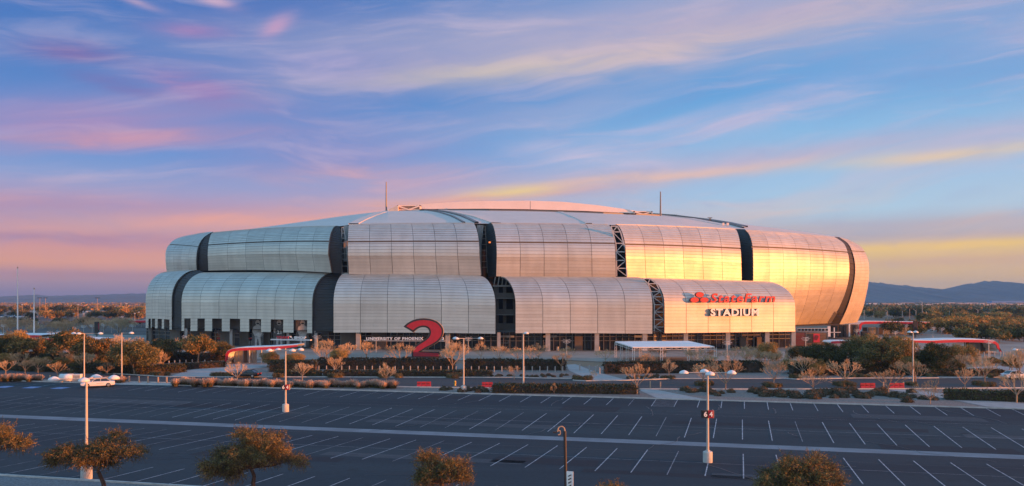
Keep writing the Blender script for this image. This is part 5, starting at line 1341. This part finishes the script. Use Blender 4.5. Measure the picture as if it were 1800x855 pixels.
# white plaza lights with leaf-like wings
def wing_mesh():
    pl = MB(); pl.tube((0, 0, 0), (0, 0, 4.2), .09, .06, 8); wg = MB()
    for z, L_ in ((3.3, .95), (3.65, 1.2), (4.0, .9)):
        for s in (-1, 1):
            for dy in (0,):
                a = (s * .05, dy, z); c = (s * L_, dy, z + .28)
                wg.face([(a[0], -.18, z), (c[0], -.10, c[2]), (c[0], .10, c[2]), (a[0], .18, z)]); wg.face([(a[0], -.18, z - .07), (a[0], .18, z - .07), (c[0], .10, c[2] - .03), (c[0], -.10, c[2] - .03)])
                wg.face([(a[0], -.18, z - .07), (c[0], -.10, c[2] - .03), (c[0], -.10, c[2]), (a[0], -.18, z)]); wg.face([(c[0], -.1, c[2] - .03), (c[0], .1, c[2] - .03), (c[0], .1, c[2]), (c[0], -.1, c[2])])
    return pl.mesh('pole', M['pole']), wg.mesh('light_wing', M['white'])
WM = wing_mesh()
wl = [(457, 612, 'below the middle player banner'), (327, 618, 'beside the first white column'), (362, 622, 'left of the shop doors'), (557, 618, 'beside the orange-crowned bare tree'), (661, 622, 'under the entrance lettering'), (823, 622, 'right of the central lamp post'), (996, 628, 'in front of the middle pillar'), (1116, 612, 'behind the white canopy'), (1278, 632, 'below the stadium letters'), (1416, 622, 'in front of the gate screen'), (1506, 602, 'under the golden end'), (1574, 606, 'on the right plaza, leftmost'), (1592, 590, 'far on the right plaza'), (1640, 596, 'among the golden trees at right'), (1655, 598, 'beside the golden trees'), (1677, 596, 'right of the golden trees'), (1738, 629, 'in front of the right canopy'), (88, 608, 'left of a group of three near the pale roofs'), (97, 610, 'middle of a group of three near the pale roofs'), (104, 606, 'right of a group of three near the pale roofs'), (134, 596, 'left of the dark pylon'), (147, 592, 'just left of the dark pylon'), (162, 590, 'behind the dark pylon'), (182, 588, 'right of the dark pylon'), (196, 586, 'second right of the dark pylon'), (207, 586, 'third right of the dark pylon'), (233, 590, 'near the far canopy at left'), (6, 590, 'at the far left edge'), (1487, 596, 'at the gate posts')]
for x, y, w in wl:
    p = G(x, y); t = thing('plaza_light', (p.x, p.y, .06), 'white plaza light with leaf-like wings ' + w, 'plaza light', 'white winged plaza lights'); link('pole', WM[0], t); link('light_wing', WM[1], t); s = .95; t.scale = (s, s, s)

# bollards
bm_ = MB(); bm_.lathe([(.11, 0), (.11, .92), (.07, .98), (.01, 1.0)], n=8); BOL = bm_.mesh('bollard', M['conc']); bm_ = MB(); bm_.box((0, 0, .45), (.16, .16, .9)); BRN = bm_.mesh('post', M['tan'])
bol = [(x, 653.5 + (x - 560) * .003) for x in np.arange(480, 1000, 13.4)]
for i, (x, y) in enumerate(bol):
    p = G(x, y); link('bollard', BOL, None, (p.x, p.y, .05), 0, (.9, .9, 1.05), label=ordw(i) + ' pale bollard from the left along the long hedge', cat='bollard', group='pale bollards along the long hedge')
for i, (x, y) in enumerate([(297, 646), (307, 645), (316, 644), (327, 644), (338, 643.5), (348, 643), (360, 644), (371, 645)]):
    p = G(x, y); link('bollard', BOL, None, (p.x, p.y, .05), 0, (1.1, 1.1, 1.25), label=ordw(i) + ' pale bollard from the left beside the red canopy path', cat='bollard', group='pale bollards left of the red canopy')
for i, x in enumerate((1721, 1730, 1740, 1748, 1758, 1763, 1769, 1775, 1781, 1787)):
    p = G(x, 628 - (x - 1721) * .04); link('bollard', BOL, None, (p.x, p.y, .06), 0, (1.2, 1.2, 1.1), label=ordw(i) + ' pale bollard from the left in front of the right canopy', cat='bollard', group='pale bollards by the right canopy')
for i, (x, y) in enumerate([(1036, 654), (1047, 656), (1050, 654), (1054, 658), (1019, 652)]):
    p = G(x, y); link('bollard', BOL, None, (p.x, p.y, .05), 0, (1.1, 1.1, 1.2), label=ordw(i) + ' bollard counted along the curved path entrance', cat='bollard', group='bollards at the curved path')
for i, (x, y) in enumerate([(74, 670), (88, 671), (103, 671), (227, 673), (244, 673.5), (260, 674), (278, 674.5), (293, 674.5), (362, 678), (379, 678), (395, 678), (574, 681), (594, 681), (630, 681.5), (649, 682), (668, 682), (1143, 683), (1161, 683.5), (1553, 684), (1574, 684), (1588, 684)]):
    p = G(x, y); link('timber_post', BRN, None, (p.x, p.y, .05), 0, 1.1, label=ordw(i) + ' short brown post from the left along the near side of the road', cat='post', group='short brown posts along the near kerb of the road')

# red barriers
def barrier(x0, x1, y, label):
    a = G(x0, y); c = G(x1, y); L_ = (c - a).length; t = thing('barrier', (a + c) / 2, label, 'barrier', 'red plastic road barriers', math.atan2(c.y - a.y, c.x - a.x))
    nseg = 3; 
    for i in range(nseg):
        b = MB(); w = L_ / nseg - .04; xc = -L_ / 2 + (i + .5) * L_ / nseg
        prof = [(-.28, 0), (.28, 0), (.26, .18), (.13, .38), (.10, .82), (-.10, .82), (-.13, .38), (-.26, .18)]
        b.prism([(xc - w / 2, q[0], q[1] + .06) for q in prof], (w, 0, 0)); o = b.build('barrier_segment', M['barrier'], parent=t); fix_normals(o)
        b = MB(); b.box((xc, -.14, .56), (w * .55, .06, .14)); b.build('stacking_slot', M['reddark'], parent=o)
barrier(733, 757.5, 681.3, 'red barrier in the road below the giant figure'); barrier(847, 866, 682.3, 'red barrier at the left end of the central front hedge')
barrier(1512, 1538, 684, 'red barrier left of the tangled bare tree at right'); barrier(1563, 1589, 684, 'red barrier beside the start of the right footpath')
# yellow hydrant
p = G(800, 679); t = thing('fire_hydrant', p, 'small yellow fire hydrant behind the central lamp post', 'hydrant')
b = MB(); b.lathe([(.17, 0), (.17, .08), (.12, .1), (.12, .6), (.16, .62), (.16, .68), (.11, .78), (.03, .85)], n=10); b.build('barrel', M['yellow'], parent=t, smooth=True)
for s in (-1, 1): b = MB(); b.tube((0, 0, .45), (s * .22, 0, .45), .06, .06, 8); b.build('outlet', M['yellow'], parent=t)
# utility tanks behind the white car
p = G(118, 672.5); t = thing('storage_tank', p, 'white horizontal tank on the kerb left of the white car', 'tank')
b = MB(); b.tube((-1.05, 0, .75), (1.05, 0, .75), .62, .62, 14); b.build('tank_shell', M['white'], parent=t, smooth=True); b = MB(); b.box((-.7, 0, .12), (.2, 1, .24)).box((.7, 0, .12), (.2, 1, .24)); b.build('cradle', M['conc'], parent=t)
p = G(136, 672.5); t = thing('utility_cabinet', p, 'boxy cream utility cabinet right of the white tank', 'cabinet')
b = MB(); b.box((0, 0, .65), (1.25, .8, 1.2)).box((0, 0, 1.28), (1.35, .9, .08)); b.build('cabinet_body', M['white'], parent=t)
for s in (-.31, .31): b = MB(); b.box((s, -.42, .65), (.58, .04, 1.0)); o = b.build('door', M['conc'], parent=t); b = MB(); b.box((s * .2, -.45, .7), (.04, .04, .16)); b.build('handle', M['black'], parent=o)

# ------------------------------------------------------------------ cars
def car(loc, rz, paint, label, rear_red=True, group=None):
    t = thing('parked_car', loc, label, 'car', group, rz)
    # body lofted along x (length 4.8, front at +x)
    st_ = [(-2.36, .42, .66, .70), (-2.30, .30, .86, .80), (-1.6, .22, .93, .88), (-.6, .2, .92, .90), (.5, .2, .92, .90), (1.2, .2, .88, .89), (1.9, .24, .78, .85), (2.28, .30, .66, .76), (2.38, .40, .55, .66)]
    b = MB(); rings = []
    for x, z0, z1, w in st_:
        rings.append([(x, -w, z0 + .06), (x, -w * 1.0, (z0 + z1) / 2), (x, -w * .96, z1 - .08), (x, -w * .80, z1), (x, w * .80, z1), (x, w * .96, z1 - .08), (x, w, (z0 + z1) / 2), (x, w, z0 + .06), (x, w * .85, z0), (x, -w * .85, z0)])
    i0 = len(b.v)
    for r in rings: b.v += r
    for j in range(len(rings) - 1):
        for k in range(10): b.f.append((j * 10 + k, j * 10 + (k + 1) % 10, (j + 1) * 10 + (k + 1) % 10, (j + 1) * 10 + k)); b.m.append(0)
    b.f.append(tuple(range(10))); b.f.append(tuple(range((len(rings) - 1) * 10 + 9, (len(rings) - 1) * 10 - 1, -1))); b.m += [0, 0]
    o = b.build('body', M[paint], parent=t, smooth=False); fix_normals(o)
    # cabin
    b = MB(); lo = [(-1.62, .92), (1.0, .90)]; pts = [(-1.75, .90, .76), (-1.15, 1.32, .60), (.05, 1.36, .60), (.98, .88, .76)]
    b.v = []; b.f = []; b.m = []
    for x, z, w in pts: b.v += [(x, -w, z), (x, w, z)]
    for j in range(3): b.f.append((2 * j, 2 * j + 1, 2 * j + 3, 2 * j + 2)); b.m.append(0)
    b.f += [(0, 2, 4, 6), (1, 7, 5, 3)]; b.m += [0, 0]; o = b.build('windows', M['cglass'], parent=t); fix_normals(o)
    b = MB(); b.box((-.55, 0, 1.365), (1.22, 1.2, .04)); 
    for s in (-1, 1):
        for (xa, za, wa), (xb, zb, wb) in zip(pts, pts[1:]): b.tube((xa, s * wa, za), (xb, s * wb, zb), .035, .035, 5)
        b.tube((-.35, s * .77, .9), (-.4, s * .61, 1.36), .035, .035, 4)
    b.build('roof', M[paint], parent=t)
    for x in (-1.45, 1.45):
        for s in (-1, 1):
            b = MB(); b.tube((x, s * .72, .32), (x, s * .93, .32), .32, .32, 16); w = b.build('wheel', M['tyre'], parent=t); b = MB(); b.tube((x, s * .93, .32), (x, s * .945, .32), .20, .18, 10); b.build('rim', M['rim'], parent=w)
    for s in (-1, 1):
        b = MB(); b.box((-2.32, s * .55, .70), (.10, .38, .14)); b.build('taillight', M['tail'], parent=t)
        b = MB(); b.box((2.30, s * .52, .56), (.12, .36, .12)); b.build('headlight', M['headl'], parent=t)
        b = MB(); b.box((.75, s * .92, .92), (.14, .12, .1)); b.build('mirror', M[paint], parent=t)
        b = MB(); b.box((-.3, s * .905, .62), (1.0, .012, .03)); b.build('door_trim', M['black'], parent=t)
    return t
p = G(172, 680.5); car(p + Vector((0, 0, .01)), math.radians(205), 'carwhite', 'white saloon car parked alone at the far left of the car park')
p = G(433, 664.5); car(p + Vector((0, 0, .07)), math.radians(172), 'carblack', 'black car behind the pink-lit bare tree near the red canopy')
p = G(1785, 667); car(p + Vector((0, 0, .07)), math.radians(10), 'carwhite', 'white car at the right edge behind the bare tree')
p = G(1660, 655); car(p + Vector((0, 0, .07)), math.radians(60), 'carwhite', 'pale car half hidden between the right trees')

# ------------------------------------------------------------------ canopies
def canopy(pts, D, label, depth=7.0, th=.65, panels=None, back=True):
    P = [U(x, y, D) for x, y in pts]; base = Vector((P[0].x, P[0].y, 0)); t = thing('entrance_canopy', base, label, 'canopy', 'red-edged curved canopies')
    fa = MB(); rf_ = MB()
    N_ = len(P); nr = []
    for i in range(N_):
        a = P[max(0, i - 1)]; c = P[min(N_ - 1, i + 1)]; d = (c - a).normalized(); n = Vector((-d.z, 0, d.x)); 
        if n.z < 0 or (abs(n.z) < .05 and n.x * (P[-1].x - P[0].x) > 0): n = -n
        nr.append(n)
    taper = [min(1, .6 + (N_ - 1 - i) * .2) for i in range(N_)]
    for i in range(N_ - 1):
        a, c = P[i], P[i + 1]; a2 = a - nr[i] * th * taper[i]; c2 = c - nr[i + 1] * th * taper[i + 1]
        dy = Vector((0, .35, 0)); fa.face([a, c, c2, a2]); fa.face([a, a + dy, c + dy, c]); fa.face([a2, c2, c2 + dy, a2 + dy])
        D1 = Vector((0, depth, 0)); up = nr[i] * .12; up2 = nr[i + 1] * .12
        rf_.face([a + dy + up, c + dy + up2, c + D1 + up2, a + D1 + up]); rf_.face([a2 + dy, a2 + D1, c2 + D1, c2 + dy]); rf_.face([a + D1 + up, c + D1 + up2, c2 + D1, a2 + D1]); rf_.face([a + dy + up, a + dy, c + dy, c + dy + up2])
    fa.build('red_fascia', M['redsign'], parent=t, world=True); rf_.build('roof', M['white_roof'], parent=t, world=True)
    if panels:
        x0, x1, n = panels
        for i in range(n):
            xa = x0 + (x1 - x0) * i / n; xb = x0 + (x1 - x0) * (i + 1) / n - .8
            b = MB(); a = U(xa, 529, D + depth * .7); c = U(xb, 529, D + depth * .7); b.box(((a.x + c.x) / 2, a.y, 1.35), (abs(c.x - a.x), .15, 2.6)); b.build('wall_panel', M['conc'] if i % 3 else M['inner'], parent=t, world=True)
    xs_ = np.linspace(pts[2][0], pts[-1][0], 7)[2:-1]
    for x in xs_:
        yy = float(np.interp(x, sorted([p[0] for p in pts[2:]]), [p[1] for p in sorted(pts[2:])])); top = U(x, yy, D).z - .4
        b = MB(); q = U(x, 529, D + 3.2); b.tube((q.x, q.y, 0), (q.x, q.y, top), .11, .11, 8); b.build('post', M['white'], parent=t, world=True)
    return t
canopy([(396, 641), (395.5, 632), (396.5, 623), (400, 617.5), (407, 614), (420, 612.3), (440, 611.5), (470, 610.5), (495, 609), (510, 607.8), (523, 606.8)], 180, 'red-edged canopy with a curved left end in front of the player banners', 6, .52, (404, 452, 6))
canopy([(1757, 619), (1757.5, 612), (1755.5, 605), (1750, 600.5), (1741, 598.5), (1720, 597.8), (1690, 597.5), (1660, 598.3), (1640, 599.5), (1610, 599), (1580, 597.5)], 214, 'red-edged canopy with a curved right end among the right trees', 9, .62, (1695, 1752, 6))
canopy([(1511, 588), (1510, 578), (1511, 571), (1515, 567), (1522, 565.8), (1545, 565.5), (1575, 566), (1605, 566.5), (1635, 567)], 335, 'distant red-edged canopy beyond the golden end of the stadium', 10, .9, (1516, 1600, 9))
canopy([(1461, 603), (1461.5, 601.5), (1463, 600.6), (1475, 600), (1500, 600.3), (1530, 601), (1560, 601.5), (1590, 602), (1602, 602)], 226, 'low red-edged canopy strip behind the olive trees', 6, .55)
canopy([(72, 612), (71, 603), (74, 597.5), (82, 595.5), (100, 595.5), (125, 596), (150, 597), (166, 598)], 240, 'pale roofed station shelter behind the orange treetops, right one', 12, .8)
canopy([(-40, 600), (-40, 594), (-30, 590), (0, 589.5), (30, 589.5), (60, 589.7), (72, 590)], 265, 'pale roofed station shelter at the far left edge', 14, .9)
canopy([(290, 577), (285, 572), (278, 564.5), (265, 563), (240, 563.5), (218, 565)], 430, 'small distant canopy left of the stadium edge', 12, 1.2)
# white shade canopy
zc = 3.6
def Uz(x, y, z): D = (CH - z) * F / (y - HZ); return Vector(((x - 900) / F * D, D, z))
q = [Uz(1081, 601.5, zc), Uz(1210, 600.5, zc), Uz(1256, 610.5, zc), Uz(1112, 611.5, zc)]
t = thing('shade_canopy', Vector((q[3].x, q[3].y, 0)), 'flat white shade canopy on the plaza left of the stadium letters', 'canopy')
b = MB(); b.prism(q, (0, 0, .14)); o = b.build('roof_sheet', M['white_roof'], parent=t, world=True); fix_normals(o)
for i in range(4):
    for f_ in (0, .33, .66):
        a = q[i].lerp(q[(i + 1) % 4], f_)
        b = MB()
        for dx, dy in ((0, 0), (.4, 0), (.4, .4), (0, .4)): b.tube((a.x + dx, a.y + dy, .05), (a.x + dx, a.y + dy, zc - .1), .035, .035, 4)
        for k in range(5): b.tube((a.x, a.y, .3 + k * .65), (a.x + .4, a.y, .6 + k * .65), .02, .02, 3)
        b.build('truss_leg', M['white'], parent=t, world=True)
b = MB()
for i in range(4):
    a, c = q[i], q[(i + 1) % 4]; n_ = 14
    b.tube(a - Vector((0, 0, .05)), c - Vector((0, 0, .05)), .04, .04, 4); b.tube(a - Vector((0, 0, .45)), c - Vector((0, 0, .45)), .04, .04, 4)
    for k in range(n_): b.tube(a.lerp(c, k / n_) - Vector((0, 0, .05 if k % 2 else .45)), a.lerp(c, (k + 1) / n_) - Vector((0, 0, .45 if k % 2 else .05)), .025, .025, 3)
b.build('edge_truss', M['white'], parent=t, world=True)

# poles, pylons
for x, y0, y1, lab in ((31, 472, 600, 'tallest white flagpole at the far left'), (60, 509, 601, 'shorter white flagpole second from the far left')):
    p = G(x, y1); h = (y1 - y0) / F * p.y; t = thing('flagpole', p, lab, 'flagpole'); b = MB(); b.tube((0, 0, 0), (0, 0, h), .26, .13, 8); b.build('pole', M['white'], parent=t); b = MB(); b.lathe([(.16, 0), (.26, .2), (.16, .4), (.02, .5)], (0, 0, h), 8); b.build('finial', M['tan'], parent=t)
for x, y0, y1, lab in ((170, 566, 590, 'dark pylon sign with a red corner on the left plaza'), (1609, 564, 590, 'tall black pylon box right of the far canopy'), (1519, 583, 592, 'short dark kiosk box under the golden end')):
    p = G(x, y1 + 4); w = 4.0 / F * p.y * (1.6 if y1 - y0 < 15 else 1); h = (y1 + 4 - y0) / F * p.y; t = thing('pylon_sign', p, lab, 'pylon sign')
    b = MB(); b.box((0, 0, h * .6), (w * 1.6, w, h * .8)); b.build('sign_box', M['black'], parent=t); b = MB(); b.tube((0, 0, 0), (0, 0, h * .25), .3, .3, 8); b.build('stem', M['mull'], parent=t)
    b = MB(); b.box((w * .83, 0, h * .72), (w * .1, w * .9, h * .4)); b.build('red_edge', M['red'], parent=t)
far_poles = [(39, 536, 557, 0), (70, 524, 561, 1), (80, 524, 561, 1), (137, 536, 566, 0), (171, 524, 559, 1), (153, 548, 560, 0), (103, 553, 560, 0), (222, 534, 560, 0), (237, 551, 563, 0), (244, 549, 562, 0), (130, 551, 568, 0), (147, 552, 566, 0), (161, 552, 560, 0)]
for i, (x, y0, y1, hd) in enumerate(far_poles):
    p = G(x, y1); h = (y1 - y0) / F * p.y; t = thing('mast_light', p, ordw(i) + ' distant light mast counted in the left car parks', 'light mast', 'distant light masts on the left'); s = p.y / F
    b = MB(); b.tube((0, 0, 0), (0, 0, h), .45 * s, .3 * s, 6); b.build('pole', M['tan'], parent=t)
    b = MB(); w = 8 * s if hd else 3 * s; b.box((0, 0, h), (w, .8 * s, 1.0 * s)); b.build('lamp_bar', M['black'] if hd else M['white'], parent=t)
fp2 = [(1519, 545, 562), (1560, 547, 563), (1586, 547, 561), (1599, 543, 563), (1610, 546, 564), (1623, 548, 565, 2), (1628, 548, 565, 2), (1642, 541, 560), (1669, 547, 563), (1678, 545, 562), (1719, 545, 564), (1754, 547, 564, 2), (1759, 547, 564, 1), (1789, 546, 558), (1796, 546, 560), (1536, 547, 560), (1621, 531, 566)]
for i, q_ in enumerate(fp2):
    x, y0, y1 = q_[:3]; p = G(x, y1); h = (y1 - y0) / F * p.y; s = p.y / F; t = thing('street_pole', p, ordw(i) + ' pale street pole counted beyond the right trees', 'pole', 'distant poles on the right')
    w = (1.0 if len(q_) > 3 else .45); b = MB(); b.tube((0, 0, 0), (0, 0, h), w * s, w * .9 * s, 6); b.build('pole', M['tan'] if i % 2 else M['pole'], parent=t)
    if i % 3 == 1: b = MB(); b.tube((0, 0, h - .2), (-5 * s, 0, h + .8), .25 * s, .25 * s, 4); b.build('arm', M['pole'], parent=t)

# ------------------------------------------------------------------ distance: trees, houses, cars
def far_tree(seed, m1, m2, n=1100, h=5, w=7):
    rs = np.random.RandomState(seed); cl = []
    for i in range(9):
        a = rs.uniform(0, 6.283); q = math.sqrt(rs.uniform(0, 1)); s = w * rs.uniform(.14, .24); cl.append((math.cos(a) * q * w * .33, math.sin(a) * q * w * .33, h * rs.uniform(.32, .78) * (1 - .25 * q), s, s, s * .7))
    P = blob_pts(rs, cl, n, .3); Q = leaf_quads(P, .55, .24, rs, .1); mi = (rs.uniform(size=n) < .4).astype(int)
    tr = tubes_np([((0, 0, 0), (.1, 0, h * .35), .16, .12), ((.1, 0, h * .35), (.8, .3, h * .6), .1, .05), ((.1, 0, h * .35), (-.8, .3, h * .6), .1, .05)], 5)
    tr, Q = norm_pair(tr, Q, h, w)
    return quads_mesh('trunk', tr, M['bark']), quads_mesh('crown', Q, [M[m1], M[m2]], mi)
FT = [far_tree(61, 'leaf_gold', 'leaf_gold'), far_tree(62, 'leaf_green2', 'leaf_gold'), far_tree(63, 'leaf_green', 'leaf_green2'), far_tree(64, 'leaf_green', 'leaf_green')]
cnt = 0
def scatter(x0, x1, y0, y1, n, kinds, sc, grp, lab):
    pts = sorted([(R.uniform(x0, x1), R.uniform(y0, y1)) for _ in range(n)])
    for i, (x, y) in enumerate(pts):
        p = G(x, y); k = kinds[R.randrange(len(kinds))]; s = R.uniform(*sc)
        put_tree('desert_tree', FT[k], (p.x, p.y, 0), lab + ', ' + ordw(i) + ' from the left', group=grp, sc=(s * 1.1, s * 1.1, s))
scatter(1690, 1815, 590, 604, 24, [3, 3, 2], (.75, 1.1), 'dark trees behind the right canopy', 'dark desert tree in the mass behind the right canopy')
scatter(1560, 1690, 578, 592, 18, [2, 2, 3, 1], (.8, 1.1), 'olive trees behind the right plaza', 'olive desert tree behind the right plaza')
scatter(1640, 1815, 572, 588, 46, [0, 0, 0, 1], (.9, 1.25), 'golden trees in the right middle distance', 'sunlit golden desert tree in the right middle distance')
scatter(1620, 1815, 562, 572, 34, [0, 1, 2, 1], (.9, 1.3), 'mixed trees beyond the golden ones', 'mixed desert tree beyond the golden ones at right')
scatter(1520, 1815, 556, 563, 46, [3, 2, 3, 1], (1.1, 1.7), 'dark trees along the right far road', 'dark tree along the far road at right')
scatter(-10, 255, 556, 562, 26, [3, 2, 1], (.9, 1.3), 'trees between the left car parks', 'tree between the two left car parks')
scatter(-10, 250, 570, 573, 22, [3, 3, 2], (.6, .8), 'low trees across the left car park', 'low dark tree across the left car park')
scatter(190, 260, 550, 558, 10, [0, 1, 2], (1.2, 1.8), 'golden trees left of the stadium', 'golden tree just left of the stadium edge')
scatter(100, 140, 551, 555, 6, [3, 2], (1.4, 1.8), 'dark trees at the left car park', 'dark tree at the edge of the left car park')
scatter(-10, 90, 549, 553, 8, [3, 1], (1.4, 1.8), 'trees beyond the left masts', 'tree beyond the left light masts')
bl = sorted([(R.uniform(-5, 232), R.uniform(575, 590)) for _ in range(46)])
for i, (x, y) in enumerate(bl):
    p = G(x, y); s_ = R.uniform(.9, 1.5)
    put_tree('bare_tree', BT[i % 5], (p.x, p.y, 0), ordw(i) + ' from the left of the grey leafless trees in the left middle distance', group='grey leafless trees in the left middle distance', sc=(s_ * 1.3, s_ * 1.3, s_))
# far wood: uncountable mass of small trees to the horizon, one object on each side
def far_mass(name, x0, x1, y0, y1, n, seed, mats_, label):
    rs = np.random.RandomState(seed); px = rs.uniform(x0, x1, n); py = y1 - (y1 - y0) * rs.uniform(0, 1, n) ** 1.0
    D = CH * F / (py - HZ); X = (px - 900) / F * D; r = rs.uniform(2.2, 4.5, n) ; Q = []
    mi = []
    for i in range(n):
        m = 14; d = rs.normal(size=(m, 3)); d /= np.linalg.norm(d, axis=1, keepdims=True); P = d * r[i] * np.array([1.1, 1.1, .6]) * .8 + np.array([X[i], D[i], r[i] * .55])
        Q.append(leaf_quads(P, r[i] * .75, r[i] * .6, rs, 0)); mi.append(np.full(m, rs.randint(0, 3)))
    return link(name, quads_mesh(name, np.concatenate(Q, 0), [M[k] for k in mats_], np.concatenate(mi)), kind='stuff', label=label, cat='woodland')
far_mass('far_woodland', -40, 262, 531.0, 546, 2600, 71, ['leaf_green', 'leaf_gold', 'leaf_green2'], 'distant tree belt below the left mountains')
far_mass('far_woodland', 1490, 1850, 531.0, 549, 3200, 72, ['leaf_green', 'leaf_green', 'leaf_green2'], 'distant dark tree belt below the right mountains')
# houses and sheds
def house(x, y, w, d, h, roofm, wallm, label, name='house', cat='house', grp='distant low houses', gable=True):
    p = G(x, y); t = thing(name, p, label, cat, grp); b = MB(); b.box((0, 0, h / 2), (w, d, h)); b.build('wall', M[wallm], parent=t)
    b = MB()
    if gable:
        e = .5; rh = h * .5
        b.prism([(-w / 2 - e, -d / 2 - e, h), (-w / 2 - e, 0, h + rh), (-w / 2 - e, d / 2 + e, h)], (w + 2 * e, 0, 0))
    else: b.box((0, 0, h + .2), (w + .6, d + .6, .4))
    o = b.build('roof', M[roofm], parent=t); fix_normals(o)
    for k in range(max(2, int(w / 6))):
        b = MB(); b.box((-w / 2 + (k + .5) * w / max(2, int(w / 6)), -d / 2 - .03, h * .5), (1.6, .08, h * .35)); b.build('window', M['glass'], parent=t)
for i in range(46):
    x = -5 + i * 5.8 + R.uniform(-2, 2); y = R.uniform(536.5, 545)
    house(x, y, R.uniform(12, 24), 10, R.uniform(3, 4.5), 'tileroof', 'stucco', ordw(i) + ' distant low house from the left below the left mountains')
for i in range(34):
    x = 1525 + i * 8.4 + R.uniform(-3, 3); y = R.uniform(534.5, 540)
    house(x, y, R.uniform(18, 45), 14, R.uniform(4, 7), 'farwhite', 'farwhite' if i % 2 else 'stucco', ordw(i) + ' distant pale shed from the left below the right mountains', 'shed', 'shed', 'distant pale sheds', False)
p = house(1767, 535.5, 110, 30, 12, 'farblue', 'farblue', 'distant blue warehouse below the right mountains', 'warehouse', 'warehouse', None, False)
# rows of parked cars, far left (too small to show parts)
def small_car_mesh(m):
    b = MB(); b.cur = 0
    b.prism([(-2.3, -.88, .25), (-2.3, -.88, .8), (-1.7, -.88, .92), (1.1, -.88, .9), (2.3, -.88, .68), (2.35, -.88, .3)], (0, 1.76, 0)); b.cur = 1
    b.prism([(-1.75, -.74, .9), (-1.2, -.66, 1.38), (.1, -.66, 1.4), (1.0, -.74, .9)], (0, 1.4, 0)); b.cur = 2
    for x in (-1.45, 1.45):
        for s in (-.9, .72): b.tube((x, s, .32), (x, s + .18, .32), .32, .32, 8)
    return b.mesh('distant_car', [M[m], M['cglass'], M['tyre']])
SC = [small_car_mesh(m) for m in ('carwhite', 'carsilver', 'carblack', 'carwhite')]
cn = 0
for y, xs_, k in ((556.5, np.arange(-4, 60, 3.1), .95), (558.8, np.arange(2, 62, 3.4), .8), (570.5, (62, 71, 33), 1), (559, np.arange(206, 236, 4), .8)):
    for x in xs_:
        if R.random() > k: continue
        cn += 1
        p = G(x + R.uniform(-.4, .4), y); link('distant_car', SC[R.randrange(4)], None, p, math.radians(R.choice((80, 100, 260))), 1.25, label=ordw(cn % 50) + ' parked car counted along the ' + {556.5: 'farthest', 558.8: 'second farthest', 570.5: 'nearest', 559: 'right-hand'}[y] + ' row of the left car park', cat='car', group='distant parked cars on the left')
for i in range(14):
    p = G(1560 + i * 6 + R.uniform(-1, 1), 582 - (i % 2)); link('distant_car', SC[R.randrange(4)], None, p, math.radians(R.choice((5, 178))), 1.0, label=ordw(i) + ' parked car from the left behind the distant right canopy', cat='car', group='parked cars behind the right canopy')

# chairs / bins on the plaza
for i, (x, y, lab) in enumerate(((980, 617, 'left of the glazed pillar bay'), (1078, 615, 'right of the middle pillar'), (906, 616, 'by the slot entrance'), (1052, 617, 'next to the middle pillar'))):
    p = G(x, y); t = thing('litter_bin', p, 'grey litter bin ' + lab, 'bin', 'grey bins on the plaza'); b = MB(); b.lathe([(.35, 0), (.38, 1.0), (.3, 1.1)], n=10); b.build('bin_body', M['conc'], parent=t); b = MB(); b.lathe([(.4, 1.1), (.3, 1.25), (.05, 1.3)], n=10); b.build('lid', M['black'], parent=t)

# ------------------------------------------------------------------ haze
hz = MB(); hz.box((0, 4300, 96), (16000, 9600, 198))
hm = bpy.data.materials.new('haze_air'); hm.use_nodes = True; nt = hm.node_tree; nt.nodes.clear()
vo = nt.nodes.new('ShaderNodeVolumePrincipled'); vo.inputs['Color'].default_value = (0.20, 0.50, 0.95, 1); vo.inputs['Density'].default_value = 9e-5; vo.inputs['Anisotropy'].default_value = 0.0
oo = nt.nodes.new('ShaderNodeOutputMaterial'); nt.links.new(vo.outputs[0], oo.inputs['Volume'])
hz.build('haze', hm, kind='stuff', label='thin blue evening haze over the plain', cat='haze')
